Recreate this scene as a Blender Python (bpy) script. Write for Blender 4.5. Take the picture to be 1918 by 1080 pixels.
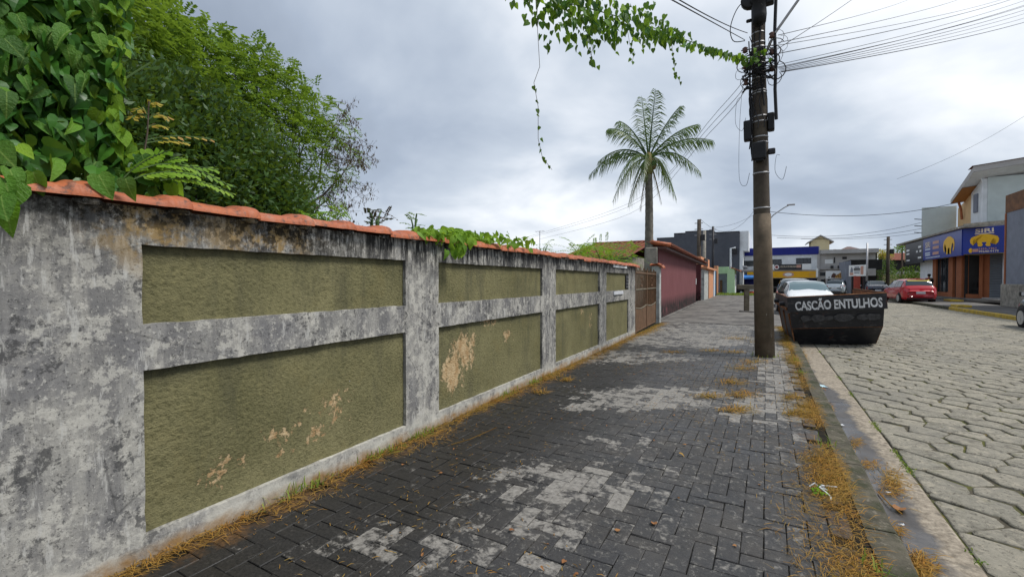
import bpy, bmesh, math, random
import numpy as np
from mathutils import Vector, Matrix, noise as mnoise
R = math.radians
random.seed(7); rng = np.random.default_rng(7)
for o in list(bpy.data.objects): bpy.data.objects.remove(o)
S = bpy.context.scene
COL = S.collection

# ------------------------------------------------------------------ camera
CAMH = 1.3
YAW, PITCH, FPX = 29.4804, 0.95257, 842.0
cam = bpy.data.cameras.new('camera'); cam.sensor_width = 36; cam.lens = FPX/1918*36
cam.clip_end = 3000; cam.clip_start = 0.05
co = bpy.data.objects.new('camera', cam); COL.objects.link(co)
co.location = (0, 0, CAMH); co.rotation_euler = (R(90-PITCH), 0, R(YAW))
S.camera = co

# ------------------------------------------------------------------ world, sun, exposure
SUN_EL, SUN_AZ = 58, 75      # azimuth measured from +Y towards +X
w = bpy.data.worlds.new('World'); S.world = w; w.use_nodes = True
wn, wl = w.node_tree.nodes, w.node_tree.links
wn.clear()
def WN(t, **k):
    n = wn.new(t)
    for a, b in k.items(): setattr(n, a, b)
    return n
sky = WN('ShaderNodeTexSky', sky_type='NISHITA', sun_disc=False, sun_elevation=R(SUN_EL), sun_rotation=R(SUN_AZ))
tc = WN('ShaderNodeTexCoord'); sx = WN('ShaderNodeSeparateXYZ'); wl.new(tc.outputs['Generated'], sx.inputs[0])
def wm(op, a, b=None, c=None):
    n = WN('ShaderNodeMath', operation=op)
    for i, v in enumerate((a, b, c)):
        if v is None: continue
        if isinstance(v, (int, float)): n.inputs[i].default_value = v
        else: wl.new(v, n.inputs[i])
    return n.outputs[0]
zz = wm('ADD', wm('ABSOLUTE', sx.outputs[2]), 0.32)
cx = WN('ShaderNodeCombineXYZ'); wl.new(wm('DIVIDE', sx.outputs[0], zz), cx.inputs[0]); wl.new(wm('DIVIDE', sx.outputs[1], zz), cx.inputs[1])
def wnoise(scale, detail, rough, off):
    mp = WN('ShaderNodeMapping'); mp.inputs['Location'].default_value = off; wl.new(cx.outputs[0], mp.inputs[0])
    n = WN('ShaderNodeTexNoise'); n.inputs['Scale'].default_value = scale; n.inputs['Detail'].default_value = detail
    n.inputs['Roughness'].default_value = rough; n.inputs['Distortion'].default_value = 0.35
    wl.new(mp.outputs[0], n.inputs[0]); return n.outputs[0]
def wramp(fac, stops):
    n = WN('ShaderNodeValToRGB'); wl.new(fac, n.inputs[0]); e = n.color_ramp.elements
    for i, (p, c) in enumerate(stops):
        q = e[i] if i < 2 else e.new(p)
        q.position = p; q.color = (*c, 1)
    return n.outputs[0]
n1 = wnoise(0.62, 6, 0.48, (3.1, 1.7, 0)); n2 = wnoise(2.0, 6, 0.5, (0.4, 7.7, 2)); 
nn = wm('ADD', wm('MULTIPLY', n1, 0.78), wm('MULTIPLY', n2, 0.22))
cl = wramp(nn, [(0.32, (2.1, 2.42, 2.95)), (0.43, (3.0, 3.5, 4.3)), (0.51, (4.3, 4.8, 5.5)), (0.61, (7.6, 7.8, 8.1))])
cov = wramp(nn, [(0.26, (0.72, 0.72, 0.72)), (0.42, (0.96, 0.96, 0.96))])
mx = WN('ShaderNodeMix', data_type='RGBA'); wl.new(cov, mx.inputs[0]); wl.new(sky.outputs[0], mx.inputs[6]); wl.new(cl, mx.inputs[7])
bg = WN('ShaderNodeBackground'); bg.inputs[1].default_value = 0.10; wl.new(mx.outputs[2], bg.inputs[0])
wo = WN('ShaderNodeOutputWorld'); wl.new(bg.outputs[0], wo.inputs[0])
sl = bpy.data.lights.new('sun', 'SUN'); sl.energy = 2.4; sl.angle = R(14); sl.color = (1, .96, .9)
so = bpy.data.objects.new('sun', sl); COL.objects.link(so)
sd = Vector((math.sin(R(SUN_AZ))*math.cos(R(SUN_EL)), math.cos(R(SUN_AZ))*math.cos(R(SUN_EL)), math.sin(R(SUN_EL))))
so.rotation_euler = sd.to_track_quat('Z', 'Y').to_euler()
vs = S.view_settings; vs.view_transform = 'Standard'; vs.look = 'None'; vs.gamma = 1; vs.exposure = 0.55; vs.use_curve_mapping = False

# ------------------------------------------------------------------ placing helper: a point known in the photo and at a known street distance
_f = Vector((-math.sin(R(YAW))*math.cos(R(PITCH)), math.cos(R(YAW))*math.cos(R(PITCH)), -math.sin(R(PITCH))))
_r = Vector((math.cos(R(YAW)), math.sin(R(YAW)), 0)); _u = _r.cross(_f)
def ray(x, y): return _f + _r*((x-959)/FPX) - _u*((y-540)/FPX)
def at(x, y, X=None, Y=None, Z=None, d=None):
    r = ray(x, y)
    t = d if d is not None else (X/r.x if X is not None else (Y/r.y if Y is not None else (Z-CAMH)/r.z))
    return Vector((0, 0, CAMH)) + r*t

# ------------------------------------------------------------------ mesh helpers
class MB:
    def __init__(s): s.v = []; s.f = []; s.m = []
    def add(s, v, f, mi=0):
        b = len(s.v); s.v += [tuple(p) for p in v]; s.f += [tuple(b+i for i in q) for q in f]; s.m += [mi]*len(f); return s
    def box(s, c, d, rz=0, mi=0, M=None):
        x, y, z = d[0]/2, d[1]/2, d[2]/2; cz, sn = math.cos(rz), math.sin(rz); V = []
        for a, b, e in ((-x,-y,-z),(x,-y,-z),(x,y,-z),(-x,y,-z),(-x,-y,z),(x,-y,z),(x,y,z),(-x,y,z)):
            p = Vector((a*cz-b*sn, a*sn+b*cz, e))
            if M is not None: p = M @ Vector((a, b, e))
            V.append(Vector(c)+p)
        return s.add(V, [(0,3,2,1),(4,5,6,7),(0,1,5,4),(1,2,6,5),(2,3,7,6),(3,0,4,7)], mi)
    def bb(s, x0, x1, y0, y1, z0, z1, mi=0): return s.box(((x0+x1)/2,(y0+y1)/2,(z0+z1)/2), (x1-x0,y1-y0,z1-z0), 0, mi)
    def quad(s, a, b, c, d, mi=0): return s.add([a,b,c,d], [(0,1,2,3)], mi)
    def prism(s, poly, fn, a, b, mi=0):
        n = len(poly); V = [fn(p, a) for p in poly]+[fn(p, b) for p in poly]
        return s.add(V, [tuple(range(n))[::-1], tuple(range(n, 2*n))]+[(i,(i+1)%n,n+(i+1)%n,n+i) for i in range(n)], mi)
    def tube(s, pts, r, n=6, cap=True, mi=0):
        pts = [Vector(p) for p in pts]; k = len(pts); rr = r if isinstance(r, (list, tuple)) else [r]*k; V = []; F = []
        prev = None
        for i, p in enumerate(pts):
            t = (pts[min(i+1,k-1)]-pts[max(i-1,0)]); t = t.normalized() if t.length > 1e-9 else Vector((0,0,1))
            if prev is None:
                a = t.orthogonal().normalized()
            else:
                a = prev - t*prev.dot(t); a = a.normalized() if a.length > 1e-6 else t.orthogonal().normalized()
            prev = a; b = t.cross(a)
            for j in range(n):
                q = 2*math.pi*j/n; V.append(p+(a*math.cos(q)+b*math.sin(q))*rr[i])
        for i in range(k-1):
            for j in range(n): F.append((i*n+j, i*n+(j+1)%n, (i+1)*n+(j+1)%n, (i+1)*n+j))
        if cap: F += [tuple(range(n))[::-1], tuple(range((k-1)*n, k*n))]
        return s.add(V, F, mi)
    def lathe(s, prof, c=(0,0,0), n=16, axis='z', mi=0):
        V = []; F = []
        for r, h in prof:
            for j in range(n):
                q = 2*math.pi*j/n; a, b = r*math.cos(q), r*math.sin(q)
                V.append(Vector(c)+Vector({'z':(a,b,h),'y':(a,h,b),'x':(h,a,b)}[axis]))
        k = len(prof)
        for i in range(k-1):
            for j in range(n): F.append((i*n+j, i*n+(j+1)%n, (i+1)*n+(j+1)%n, (i+1)*n+j))
        F += [tuple(range(n))[::-1], tuple(range((k-1)*n, k*n))]
        return s.add(V, F, mi)
    def xf(s, M): s.v = [tuple(M @ Vector(p)) for p in s.v]; return s
    def mesh(s, name, mats, smooth=False):
        me = bpy.data.meshes.new(name); me.from_pydata(s.v, [], s.f)
        for m in (mats if isinstance(mats, (list, tuple)) else [mats]): me.materials.append(m)
        if len(me.materials) > 1: me.polygons.foreach_set('material_index', s.m)
        if smooth: me.polygons.foreach_set('use_smooth', [True]*len(me.polygons))
        me.update(); return me
    def obj(s, name, mats, parent=None, smooth=False, bev=0, **k):
        return link(name, s.mesh(name, mats, smooth), parent, bev=bev, **k)
def npmesh(name, V, F, mats):
    me = bpy.data.meshes.new(name); me.from_pydata(V.tolist() if hasattr(V, 'tolist') else V, [], F.tolist() if hasattr(F, 'tolist') else F)
    for m in (mats if isinstance(mats, (list, tuple)) else [mats]): me.materials.append(m)
    me.update(); return me
def link(name, data, parent=None, loc=None, rot=None, bev=0, label=None, cat=None, group=None, kind=None):
    o = bpy.data.objects.new(name, data); COL.objects.link(o)
    if parent: o.parent = parent
    if loc is not None: o.location = loc
    if rot is not None: o.rotation_euler = rot
    if bev:
        m = o.modifiers.new('bevel', 'BEVEL'); m.width = bev; m.segments = 2; m.limit_method = 'ANGLE'; m.angle_limit = R(40)
    return tag(o, label, cat, group, kind)
def tag(o, label=None, cat=None, group=None, kind=None):
    for k, v in (('label', label), ('category', cat), ('group', group), ('kind', kind)):
        if v: o[k] = v
    return o
def root(name, label, cat, loc=(0,0,0), rz=0, group=None):
    return link(name, None, None, loc, (0,0,rz), 0, label, cat, group)
def box(name, mat, parent, c, d, rz=0, bev=0, **k):
    return MB().box((0,0,0), d).obj(name, mat, parent, bev=bev, loc=c, rot=(0,0,rz), **k)
def copy_tree(o, parent=None, loc=None, rot=None, **k):
    c = o.copy(); COL.objects.link(c); c.parent = parent
    if loc is not None: c.location = loc
    if rot is not None: c.rotation_euler = rot
    tag(c, **k)
    for ch in o.children: copy_tree(ch, c)
    return c

# ------------------------------------------------------------------ materials
class NT:
    def __init__(s, name, rough=0.7, spec=0.3, metal=0):
        s.mat = bpy.data.materials.new(name); s.mat.use_nodes = True; s.t = s.mat.node_tree; s.n = s.t.nodes; s.l = s.t.links
        s.b = s.n['Principled BSDF']; s.set('Roughness', rough); s.set('Specular IOR Level', spec); s.set('Metallic', metal)
        g = s.n.new('ShaderNodeNewGeometry'); s.pos = g.outputs['Position']; s.nrm = g.outputs['Normal']
        s.tc = s.n.new('ShaderNodeTexCoord'); s.obj = s.tc.outputs['Object']
        s.rnd = s.n.new('ShaderNodeObjectInfo').outputs['Random']
        s._isl = g.outputs["Random Per Island"]; a = s.n.new("ShaderNodeMath"); a.operation = "ADD"; s.l.new(s._isl, a.inputs[0]); s.l.new(s.rnd, a.inputs[1]); f = s.n.new("ShaderNodeMath"); f.operation = "FRACT"; s.l.new(a.outputs[0], f.inputs[0]); s.island = f.outputs[0]
    def plug(s, sock, v):
        if hasattr(v, 'is_output') or isinstance(v, bpy.types.NodeSocket): s.l.new(v, sock)
        elif isinstance(v, (tuple, list)) and len(v) == 3 and sock.type == 'RGBA': sock.default_value = (*v, 1)
        else: sock.default_value = v
    def set(s, k, v): s.plug(s.b.inputs[k], v)
    def math(s, op, a, b=0.0, clamp=False):
        n = s.n.new('ShaderNodeMath'); n.operation = op; n.use_clamp = clamp; s.plug(n.inputs[0], a); s.plug(n.inputs[1], b); return n.outputs[0]
    def noise(s, scale, detail=4, rough=0.55, vec=None, stretch=None, dist=0.0):
        v = vec if vec is not None else s.pos
        if stretch:
            m = s.n.new('ShaderNodeMapping'); m.inputs['Scale'].default_value = stretch; s.l.new(v, m.inputs[0]); v = m.outputs[0]
        n = s.n.new('ShaderNodeTexNoise'); n.inputs['Scale'].default_value = scale; n.inputs['Detail'].default_value = detail
        n.inputs['Roughness'].default_value = rough; n.inputs['Distortion'].default_value = dist; s.l.new(v, n.inputs[0]); return n.outputs[0]
    def vor(s, scale, vec=None, feature='F1'):
        n = s.n.new('ShaderNodeTexVoronoi'); n.feature = feature; n.inputs['Scale'].default_value = scale; s.l.new(vec if vec is not None else s.pos, n.inputs[0]); return n.outputs[0]
    def ramp(s, fac, stops):
        n = s.n.new('ShaderNodeValToRGB'); s.plug(n.inputs[0], fac); e = n.color_ramp.elements
        for i, (p, c) in enumerate(stops):
            q = e[i] if i < 2 else e.new(p); q.position = p
            q.color = (*c, 1) if isinstance(c, (tuple, list)) else (c, c, c, 1)
        return n.outputs[0]
    def mix(s, fac, a, b, mode='MIX'):
        n = s.n.new('ShaderNodeMix'); n.data_type = 'RGBA'; n.blend_type = mode
        s.plug(n.inputs[0], fac); s.plug(n.inputs[6], a); s.plug(n.inputs[7], b); return n.outputs[2]
    def sep(s, v=None):
        n = s.n.new('ShaderNodeSeparateXYZ'); s.l.new(v if v is not None else s.pos, n.inputs[0]); return n.outputs
    def blob(s, pts, soft=1.0, axes=(0, 1)):
        """sum of soft ellipses (a0, b0, ra, rb) in two world axes"""
        q = s.sep(); out = None
        for a0, b0, ra, rb in pts:
            da = s.math('DIVIDE', s.math('SUBTRACT', q[axes[0]], a0), ra); db = s.math('DIVIDE', s.math('SUBTRACT', q[axes[1]], b0), rb)
            e = s.math('SUBTRACT', 1.0, s.math('ADD', s.math('MULTIPLY', da, da), s.math('MULTIPLY', db, db)), True)
            out = e if out is None else s.math('MAXIMUM', out, e)
        return out
    def bump(s, h, strength=0.5, dist=0.01):
        n = s.n.new('ShaderNodeBump'); n.inputs['Strength'].default_value = strength; n.inputs['Distance'].default_value = dist
        s.plug(n.inputs['Height'], h); s.l.new(n.outputs[0], s.b.inputs['Normal'])
    def base(s, c): s.set('Base Color', c); return s
def paint(name, col, rough=0.6, var=0.18, scale=6, spec=0.3, metal=0, bump=0.15, bd=0.004, dirt=None, dscale=2.5, obj=False):
    m = NT(name, rough, spec, metal); v = m.obj if obj else m.pos
    n = m.noise(scale, 6, 0.6, v); c = m.mix(m.ramp(n, [(0.3, 0), (0.7, 1)]), tuple(x*(1-var) for x in col), tuple(min(1, x*(1+var)) for x in col))
    if dirt: c = m.mix(m.ramp(m.noise(dscale, 7, 0.7, v), [(0.45, 0), (0.75, 0.75)]), c, dirt)
    m.base(c)
    if bump: m.bump(m.noise(scale*9, 4, 0.6, v), bump, bd)
    return m.mat
def leafmat(name, cols, trans=0.35, rough=0.45, island=True, spec=0.35, hue_noise=None, veins=False):
    m = NT(name, rough, spec); r = m.island if island else m.rnd
    k = len(cols); c = m.ramp(r, [(i/(k-1), q) for i, q in enumerate(cols)])
    c = m.mix(m.ramp(m.noise(1.6 if hue_noise is None else hue_noise, 3, 0.5), [(0.35, 0), (0.65, 1)]), c, m.mix(0.55, c, cols[-1]))
    if veins:
        o_ = m.sep(m.obj); ax_ = m.math('ABSOLUTE', o_[0]); mid_ = m.ramp(ax_, [(.012, .75), (.03, 0)])
        w_ = m.math('FRACT', m.math('MULTIPLY', m.math('SUBTRACT', o_[1], m.math('MULTIPLY', ax_, .75)), 5.5)); sv = m.ramp(w_, [(.0, .45), (.10, 0)])
        c = m.mix(m.math('MAXIMUM', mid_, sv), c, m.mix(.5, c, (.30, .42, .10)))
        c = m.mix(m.ramp(m.noise(3.2, 6, .7, m.obj), [(.60, 0), (.72, .7)]), c, m.mix(.6, c, (.02, .05, .012)))
        c = m.mix(m.ramp(m.noise(5, 5, .7), [(.71, 0), (.73, .9)]), c, (.16, .10, .03))
        m.bump(m.math('SUBTRACT', m.noise(7, 4, .6, m.obj), m.math('MULTIPLY', sv, .6)), .5, .02)
    m.base(c)
    tr = m.n.new('ShaderNodeBsdfTranslucent'); m.plug(tr.inputs[0], m.mix(0.5, c, (0.30, 0.42, 0.03)))
    ms = m.n.new('ShaderNodeMixShader'); ms.inputs[0].default_value = trans
    m.l.new(m.b.outputs[0], ms.inputs[1]); m.l.new(tr.outputs[0], ms.inputs[2]); m.l.new(ms.outputs[0], m.n['Material Output'].inputs[0])
    return m.mat

# old lime plaster: grey mould, pale flakes, black streaks below the coping, ochre stains
m = NT('old_plaster', 0.9, 0.15); q = m.sep()
big = m.noise(1.5, 5, 0.6); mid = m.noise(4.5, 8, 0.66); fl = m.noise(17, 10, 0.70); fine = m.noise(48, 7, 0.75); drip = m.noise(9, 8, .68, stretch=(1, 1, .13)); drip2 = m.noise(30, 7, .7, stretch=(1, 1, .16))
c = m.mix(m.ramp(big, [(.36, 0), (.62, 1)]), (.185, .183, .185), (.33, .322, .295))
c = m.mix(m.ramp(mid, [(.42, 0), (.58, .75)]), c, (.385, .372, .335))
c = m.mix(m.ramp(drip, [(.47, 0), (.58, .65)]), c, (.135, .134, .138))
pal = m.math('ADD', m.math('MULTIPLY', fl, .62), m.math('MULTIPLY', mid, .38))
c = m.mix(m.ramp(pal, [(.512, 0), (.552, .62)]), c, (.52, .505, .455))
c = m.mix(m.ramp(fine, [(.575, 0), (.62, .7)]), c, (.49, .48, .44))
c = m.mix(m.ramp(m.noise(80, 5, .75), [(.57, 0), (.63, .75)]), c, (.05, .05, .05))
dkm = m.math('ADD', m.math('MULTIPLY', m.noise(21, 9, .72), .6), m.math('MULTIPLY', m.noise(3.1, 5, .6), .4))
c = m.mix(m.ramp(dkm, [(.535, 0), (.575, .8)]), c, (.06, .06, .062))
hi = m.math('MULTIPLY', m.math('SUBTRACT', q[2], 1.30), 4.0, True)
far = m.math('ADD', .42, m.math('MULTIPLY', q[1], .22), True)
st = m.ramp(m.math('ADD', m.math('MULTIPLY', drip2, .6), m.math('MULTIPLY', drip, .4)), [(.43, 0), (.53, 1)])
c = m.mix(m.math('MULTIPLY', m.math('MULTIPLY', hi, far), st, True), c, (.022, .022, .021))
c = m.mix(m.math('MULTIPLY', m.math('MULTIPLY', m.math('SUBTRACT', q[1], 2.4), .4, True), m.ramp(drip2, [(.5, 0), (.6, .75)])), c, (.055, .055, .06))
# paint drips that ran white down the posts
c = m.mix(m.ramp(m.noise(24, 8, .7, stretch=(1, 1, .2)), [(.57, 0), (.63, .7)]), c, (.47, .465, .44))
oy = m.blob([(1.05, 1.56, .34, .28), (1.55, 1.54, .45, .2)], axes=(1, 2))
c = m.mix(m.math('MULTIPLY', m.math('MULTIPLY', oy, m.ramp(m.noise(8, 9, .72), [(.44, 0), (.56, 1)])), .85, True), c, (.30, .20, .075))
bl = m.math('MULTIPLY', m.blob([(1.7, 1.6, .75, .22), (.95, 1.62, .6, .12)], axes=(1, 2)), m.ramp(m.noise(22, 8, .75), [(.47, 0), (.54, 1)]), True)
c = m.mix(m.math('MULTIPLY', bl, .95, True), c, (.020, .017, .012))
lo = m.math('MULTIPLY', m.math('SUBTRACT', .20, q[2]), 8, True)
c = m.mix(m.math('MULTIPLY', lo, m.ramp(m.noise(7, 9, .72), [(.40, .95), (.60, .1)])), c, (.50, .49, .44))
lo2 = m.math('MULTIPLY', m.math('SUBTRACT', m.math('ADD', .03, m.math('MULTIPLY', m.noise(3, 6, .7), .10)), q[2]), 18, True)
c = m.mix(m.math('MULTIPLY', lo2, m.ramp(m.noise(6, 7, .7), [(.35, .2), (.6, .95)])), c, (.27, .165, .07))
crk = m.ramp(m.vor(1.1, feature='DISTANCE_TO_EDGE'), [(.0, .55), (.006, 0)])
c = m.mix(m.math('MULTIPLY', crk, m.ramp(m.noise(1.3, 3), [(.5, 0), (.6, 1)])), c, (.03, .03, .03))
m.base(c); m.bump(m.math('ADD', m.math('MULTIPLY', fl, .6), m.math('MULTIPLY', fine, .5)), .7, .010); M_PLASTER = m.mat
# olive textured render of the panels with peeled patches
m = NT('olive_render', 0.88, 0.15); q = m.sep()
amp = m.ramp(m.noise(1.4, 4, .6), [(.35, .35), (.65, 1)]); rg = m.noise(40, 6, .66, stretch=(1, 1, 1.35)); rb = m.noise(105, 4, .65)
c = m.mix(m.ramp(m.noise(1.8, 7, .65), [(.34, 0), (.66, 1)]), (.138, .130, .064), (.215, .198, .102))
c = m.mix(m.ramp(rg, [(.34, .6), (.50, 0)]), c, (.068, .066, .030)); c = m.mix(m.ramp(rg, [(.56, 0), (.68, .5)]), c, (.25, .225, .105))
c = m.mix(m.ramp(m.noise(4, 8, .7, stretch=(1, 1, .22)), [(.50, 0), (.68, .6)]), c, (.075, .074, .048))
c = m.mix(m.ramp(m.noise(2.3, 6, .65), [(.55, 0), (.72, .45)]), c, (.18, .15, .062))
# damp dirt along the top and foot of the recesses
for z0_, s_ in ((1.47, 1), (.885, 1)):
    tt = m.math('SUBTRACT', 1.0, m.math('MULTIPLY', m.math('ABSOLUTE', m.math('SUBTRACT', q[2], z0_)), 9), True)
    c = m.mix(m.math('MULTIPLY', tt, m.ramp(m.noise(6, 7, .7, stretch=(1, 1, .3)), [(.38, .1), (.6, .75)])), c, (.05, .05, .036))
pe = m.blob([(1.62, .36, .34, .16), (2.05, .44, .3, .2), (1.3, .27, .2, .14), (1.9, .30, .22, .14), (4.55, .66, .2, .2), (7.6, .62, .24, .24), (7.1, .8, .2, .15), (4.1, .85, .3, .15)], axes=(1, 2))
pk = m.ramp(m.math('ADD', m.math('MULTIPLY', pe, .15), m.math('ADD', m.math('MULTIPLY', m.noise(26, 8, .72), .6), m.math('MULTIPLY', m.noise(7, 4, .6), .4))), [(.665, 0), (.675, 1)])
strong = m.blob([(3.62, .62, .40, .34), (3.46, .42, .30, .34)], axes=(1, 2)); pk2 = m.ramp(m.math('ADD', m.math('MULTIPLY', m.math('SUBTRACT', strong, .55), .34), m.math('ADD', m.math('MULTIPLY', m.noise(8, 9, .75, stretch=(1, 1, .7)), .6), m.math('MULTIPLY', m.noise(36, 7, .72), .4))), [(.565, 0), (.58, 1)])
pk2 = m.math('MULTIPLY', pk2, m.math('MULTIPLY', strong, 8, True))
pk = m.math('MAXIMUM', pk, pk2)
c = m.mix(pk, c, m.mix(m.ramp(m.noise(18, 6, .7), [(.4, 0), (.62, 1)]), (.36, .235, .115), (.52, .40, .24)))
c = m.mix(m.ramp(m.noise(26, 6, .7), [(.715, 0), (.73, .85)]), c, (.36, .36, .37))
m.base(c); m.bump(m.math('SUBTRACT', m.math('ADD', m.math('MULTIPLY', rg, amp), m.math('MULTIPLY', rb, .3)), m.math('MULTIPLY', pk, .12)), .8, .020); M_OLIVE = m.mat
# clay coping tiles
m = NT('clay_tile', .55, .35); c = m.mix(m.ramp(m.noise(7, 6, .65), [(.35, 0), (.7, 1)]), (.33, .085, .030), (.45, .14, .055))
c = m.mix(m.math('MULTIPLY', m.rnd, .35), c, (.30, .085, .045)); c = m.mix(m.ramp(m.noise(19, 6, .7), [(.53, 0), (.62, .8)]), c, (.09, .048, .034)); c = m.mix(m.ramp(m.noise(5, 7, .7), [(.56, 0), (.68, .6)]), c, (.38, .20, .14)); c = m.mix(m.ramp(m.noise(45, 5, .7), [(.62, 0), (.68, .6)]), c, (.05, .04, .035))
m.base(c); m.bump(m.noise(40, 6, .7), .5, .006); M_TILE = m.mat
m = NT('old_roof_tile', .85, .15); c = m.mix(m.ramp(m.noise(5, 6, .7), [(.35, 0), (.65, 1)]), (.085, .032, .024), (.23, .075, .045)); m.base(c); M_ROOF = m.mat
# concrete pavers: black algae with worn pale patches
m = NT('paver_concrete', .62, .38); q = m.sep()
n1 = m.noise(16, 8, .68, dist=.35); n2 = m.noise(1.3, 5, .6); n3 = m.noise(70, 5, .7)
at_ = m.n.new('ShaderNodeAttribute'); at_.attribute_name = 'wear'; wv = at_.outputs['Fac']
cl_ = m.math('ADD', wv, m.math('MULTIPLY', m.math('SUBTRACT', n1, .5), 2.0)); cl_ = m.math('ADD', cl_, m.math('MULTIPLY', m.math('SUBTRACT', m.noise(60, 6, .7), .5), .5))
fac = m.ramp(cl_, [(.37, 0), (.62, .9)])
dk = m.mix(m.ramp(n3, [(.3, 0), (.75, 1)]), (.010, .010, .011), (.044, .043, .043))
dk = m.mix(m.ramp(m.noise(5, 6, .7), [(.5, 0), (.72, .55)]), dk, (.060, .052, .042))
dk = m.mix(m.ramp(m.noise(150, 3, .6), [(.62, 0), (.68, .6)]), dk, (.2, .19, .17))
dk = m.mix(m.ramp(m.noise(2.6, 6, .7), [(.44, 0), (.66, .75)]), dk, (.060, .053, .045))
dk = m.mix(m.ramp(m.noise(24, 7, .75, dist=.5), [(.56, 0), (.62, .8)]), dk, (.19, .18, .16))
dk = m.mix(m.ramp(m.noise(9, 5, .7), [(.6, 0), (.72, .7)]), dk, (.012, .012, .013))
dk = m.mix(m.math('MULTIPLY', m.island, .4), dk, (.046, .046, .048))
pl = m.mix(m.ramp(m.noise(38, 5, .7), [(.3, 0), (.7, 1)]), (.13, .122, .11), (.30, .285, .26))
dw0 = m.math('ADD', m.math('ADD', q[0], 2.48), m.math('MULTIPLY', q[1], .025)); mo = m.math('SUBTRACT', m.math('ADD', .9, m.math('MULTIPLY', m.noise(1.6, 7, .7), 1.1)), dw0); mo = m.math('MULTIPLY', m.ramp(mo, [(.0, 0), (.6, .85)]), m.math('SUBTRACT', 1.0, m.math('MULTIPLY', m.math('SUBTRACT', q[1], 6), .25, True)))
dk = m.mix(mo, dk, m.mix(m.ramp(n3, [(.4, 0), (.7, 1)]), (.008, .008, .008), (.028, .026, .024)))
cc = m.mix(fac, dk, pl)
dw = m.math('ADD', m.math('ADD', q[0], 2.48), m.math('MULTIPLY', q[1], .025)); dk2 = m.math('SUBTRACT', .47, q[0])
for dd in (dw, dk2):
    e = m.math('SUBTRACT', m.math('MULTIPLY', m.math('SUBTRACT', m.noise(3.5, 7, .7), .38), 1.5), dd); cc = m.mix(m.ramp(e, [(.0, 0), (.22, .85)]), cc, m.mix(m.ramp(m.noise(50, 5, .7), [(.4, 0), (.65, 1)]), (.045, .026, .012), (.15, .075, .025)))
m.base(cc); m.set('Roughness', m.mix(fac, m.ramp(m.noise(1.1, 3), [(.4, .42), (.6, .66)]), (.85, .85, .85)))
m.bump(m.math('ADD', n3, m.math('MULTIPLY', n1, .8)), .5, .005); M_PAVER = m.mat
m = NT('joint_soil', .95, .1); c = m.mix(m.ramp(m.noise(7, 5, .6), [(.4, 0), (.65, 1)]), (.012, .011, .010), (.035, .028, .018)); m.base(c); M_JOINT = m.mat
# concrete slab of the farther pavement
m = NT('concrete_slab', .85, .2); c = m.mix(m.ramp(m.noise(1.1, 8, .65), [(.36, 0), (.64, 1)]), (.085, .08, .076), (.19, .18, .165))
c = m.mix(m.ramp(m.noise(3.5, 7, .7, stretch=(1, .3, 1)), [(.5, 0), (.7, .7)]), c, (.055, .052, .05)); m.base(c); m.bump(m.noise(25, 5), .25, .006); M_SLAB = m.mat
# kerb and gutter
m = NT('kerb_concrete', .85, .2); q = m.sep(); c = m.mix(m.ramp(m.noise(6, 8, .65), [(.36, 0), (.66, 1)]), (.05, .046, .034), (.12, .108, .08))
c = m.mix(m.ramp(m.noise(3.4, 7, .7), [(.46, 0), (.58, .85)]), c, (.035, .040, .018)); c = m.mix(m.ramp(m.noise(30, 7, .75), [(.56, 0), (.64, .7)]), c, (.20, .18, .14)); m.base(c); m.bump(m.noise(30, 7, .72), .8, .012); M_KERB = m.mat
m = NT('gutter_concrete', .8, .4); q = m.sep(); wet = m.math('SUBTRACT', .83, q[0])
wet = m.math('ADD', m.math('MULTIPLY', wet, 6.5), m.math('MULTIPLY', m.math('SUBTRACT', m.noise(3.2, 6, .65), .5), 2.2))
wet = m.math('SUBTRACT', wet, m.math('MULTIPLY', m.math('SUBTRACT', q[1], 6.9), 2.0, True))
wf = m.ramp(wet, [(.1, 0), (.5, 1)])
dry = m.mix(m.ramp(m.noise(28, 7, .7), [(.35, 0), (.68, 1)]), (.14, .115, .085), (.40, .345, .27))
dry = m.mix(m.ramp(m.noise(9, 7, .7), [(.54, 0), (.68, .8)]), dry, (.10, .09, .072))
wc = m.mix(m.ramp(m.noise(12, 6, .7), [(.4, 0), (.7, 1)]), (.042, .038, .036), (.095, .085, .078))
m.base(m.mix(wf, dry, wc)); m.set('Roughness', m.mix(wf, (.9, .9, .9), m.ramp(m.noise(3, 4), [(.40, .10), (.58, .5)])))
m.bump(m.math('MULTIPLY', m.noise(60, 5, .7), m.math('SUBTRACT', 1.05, wf)), .6, .008); M_GUTTER = m.mat
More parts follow.
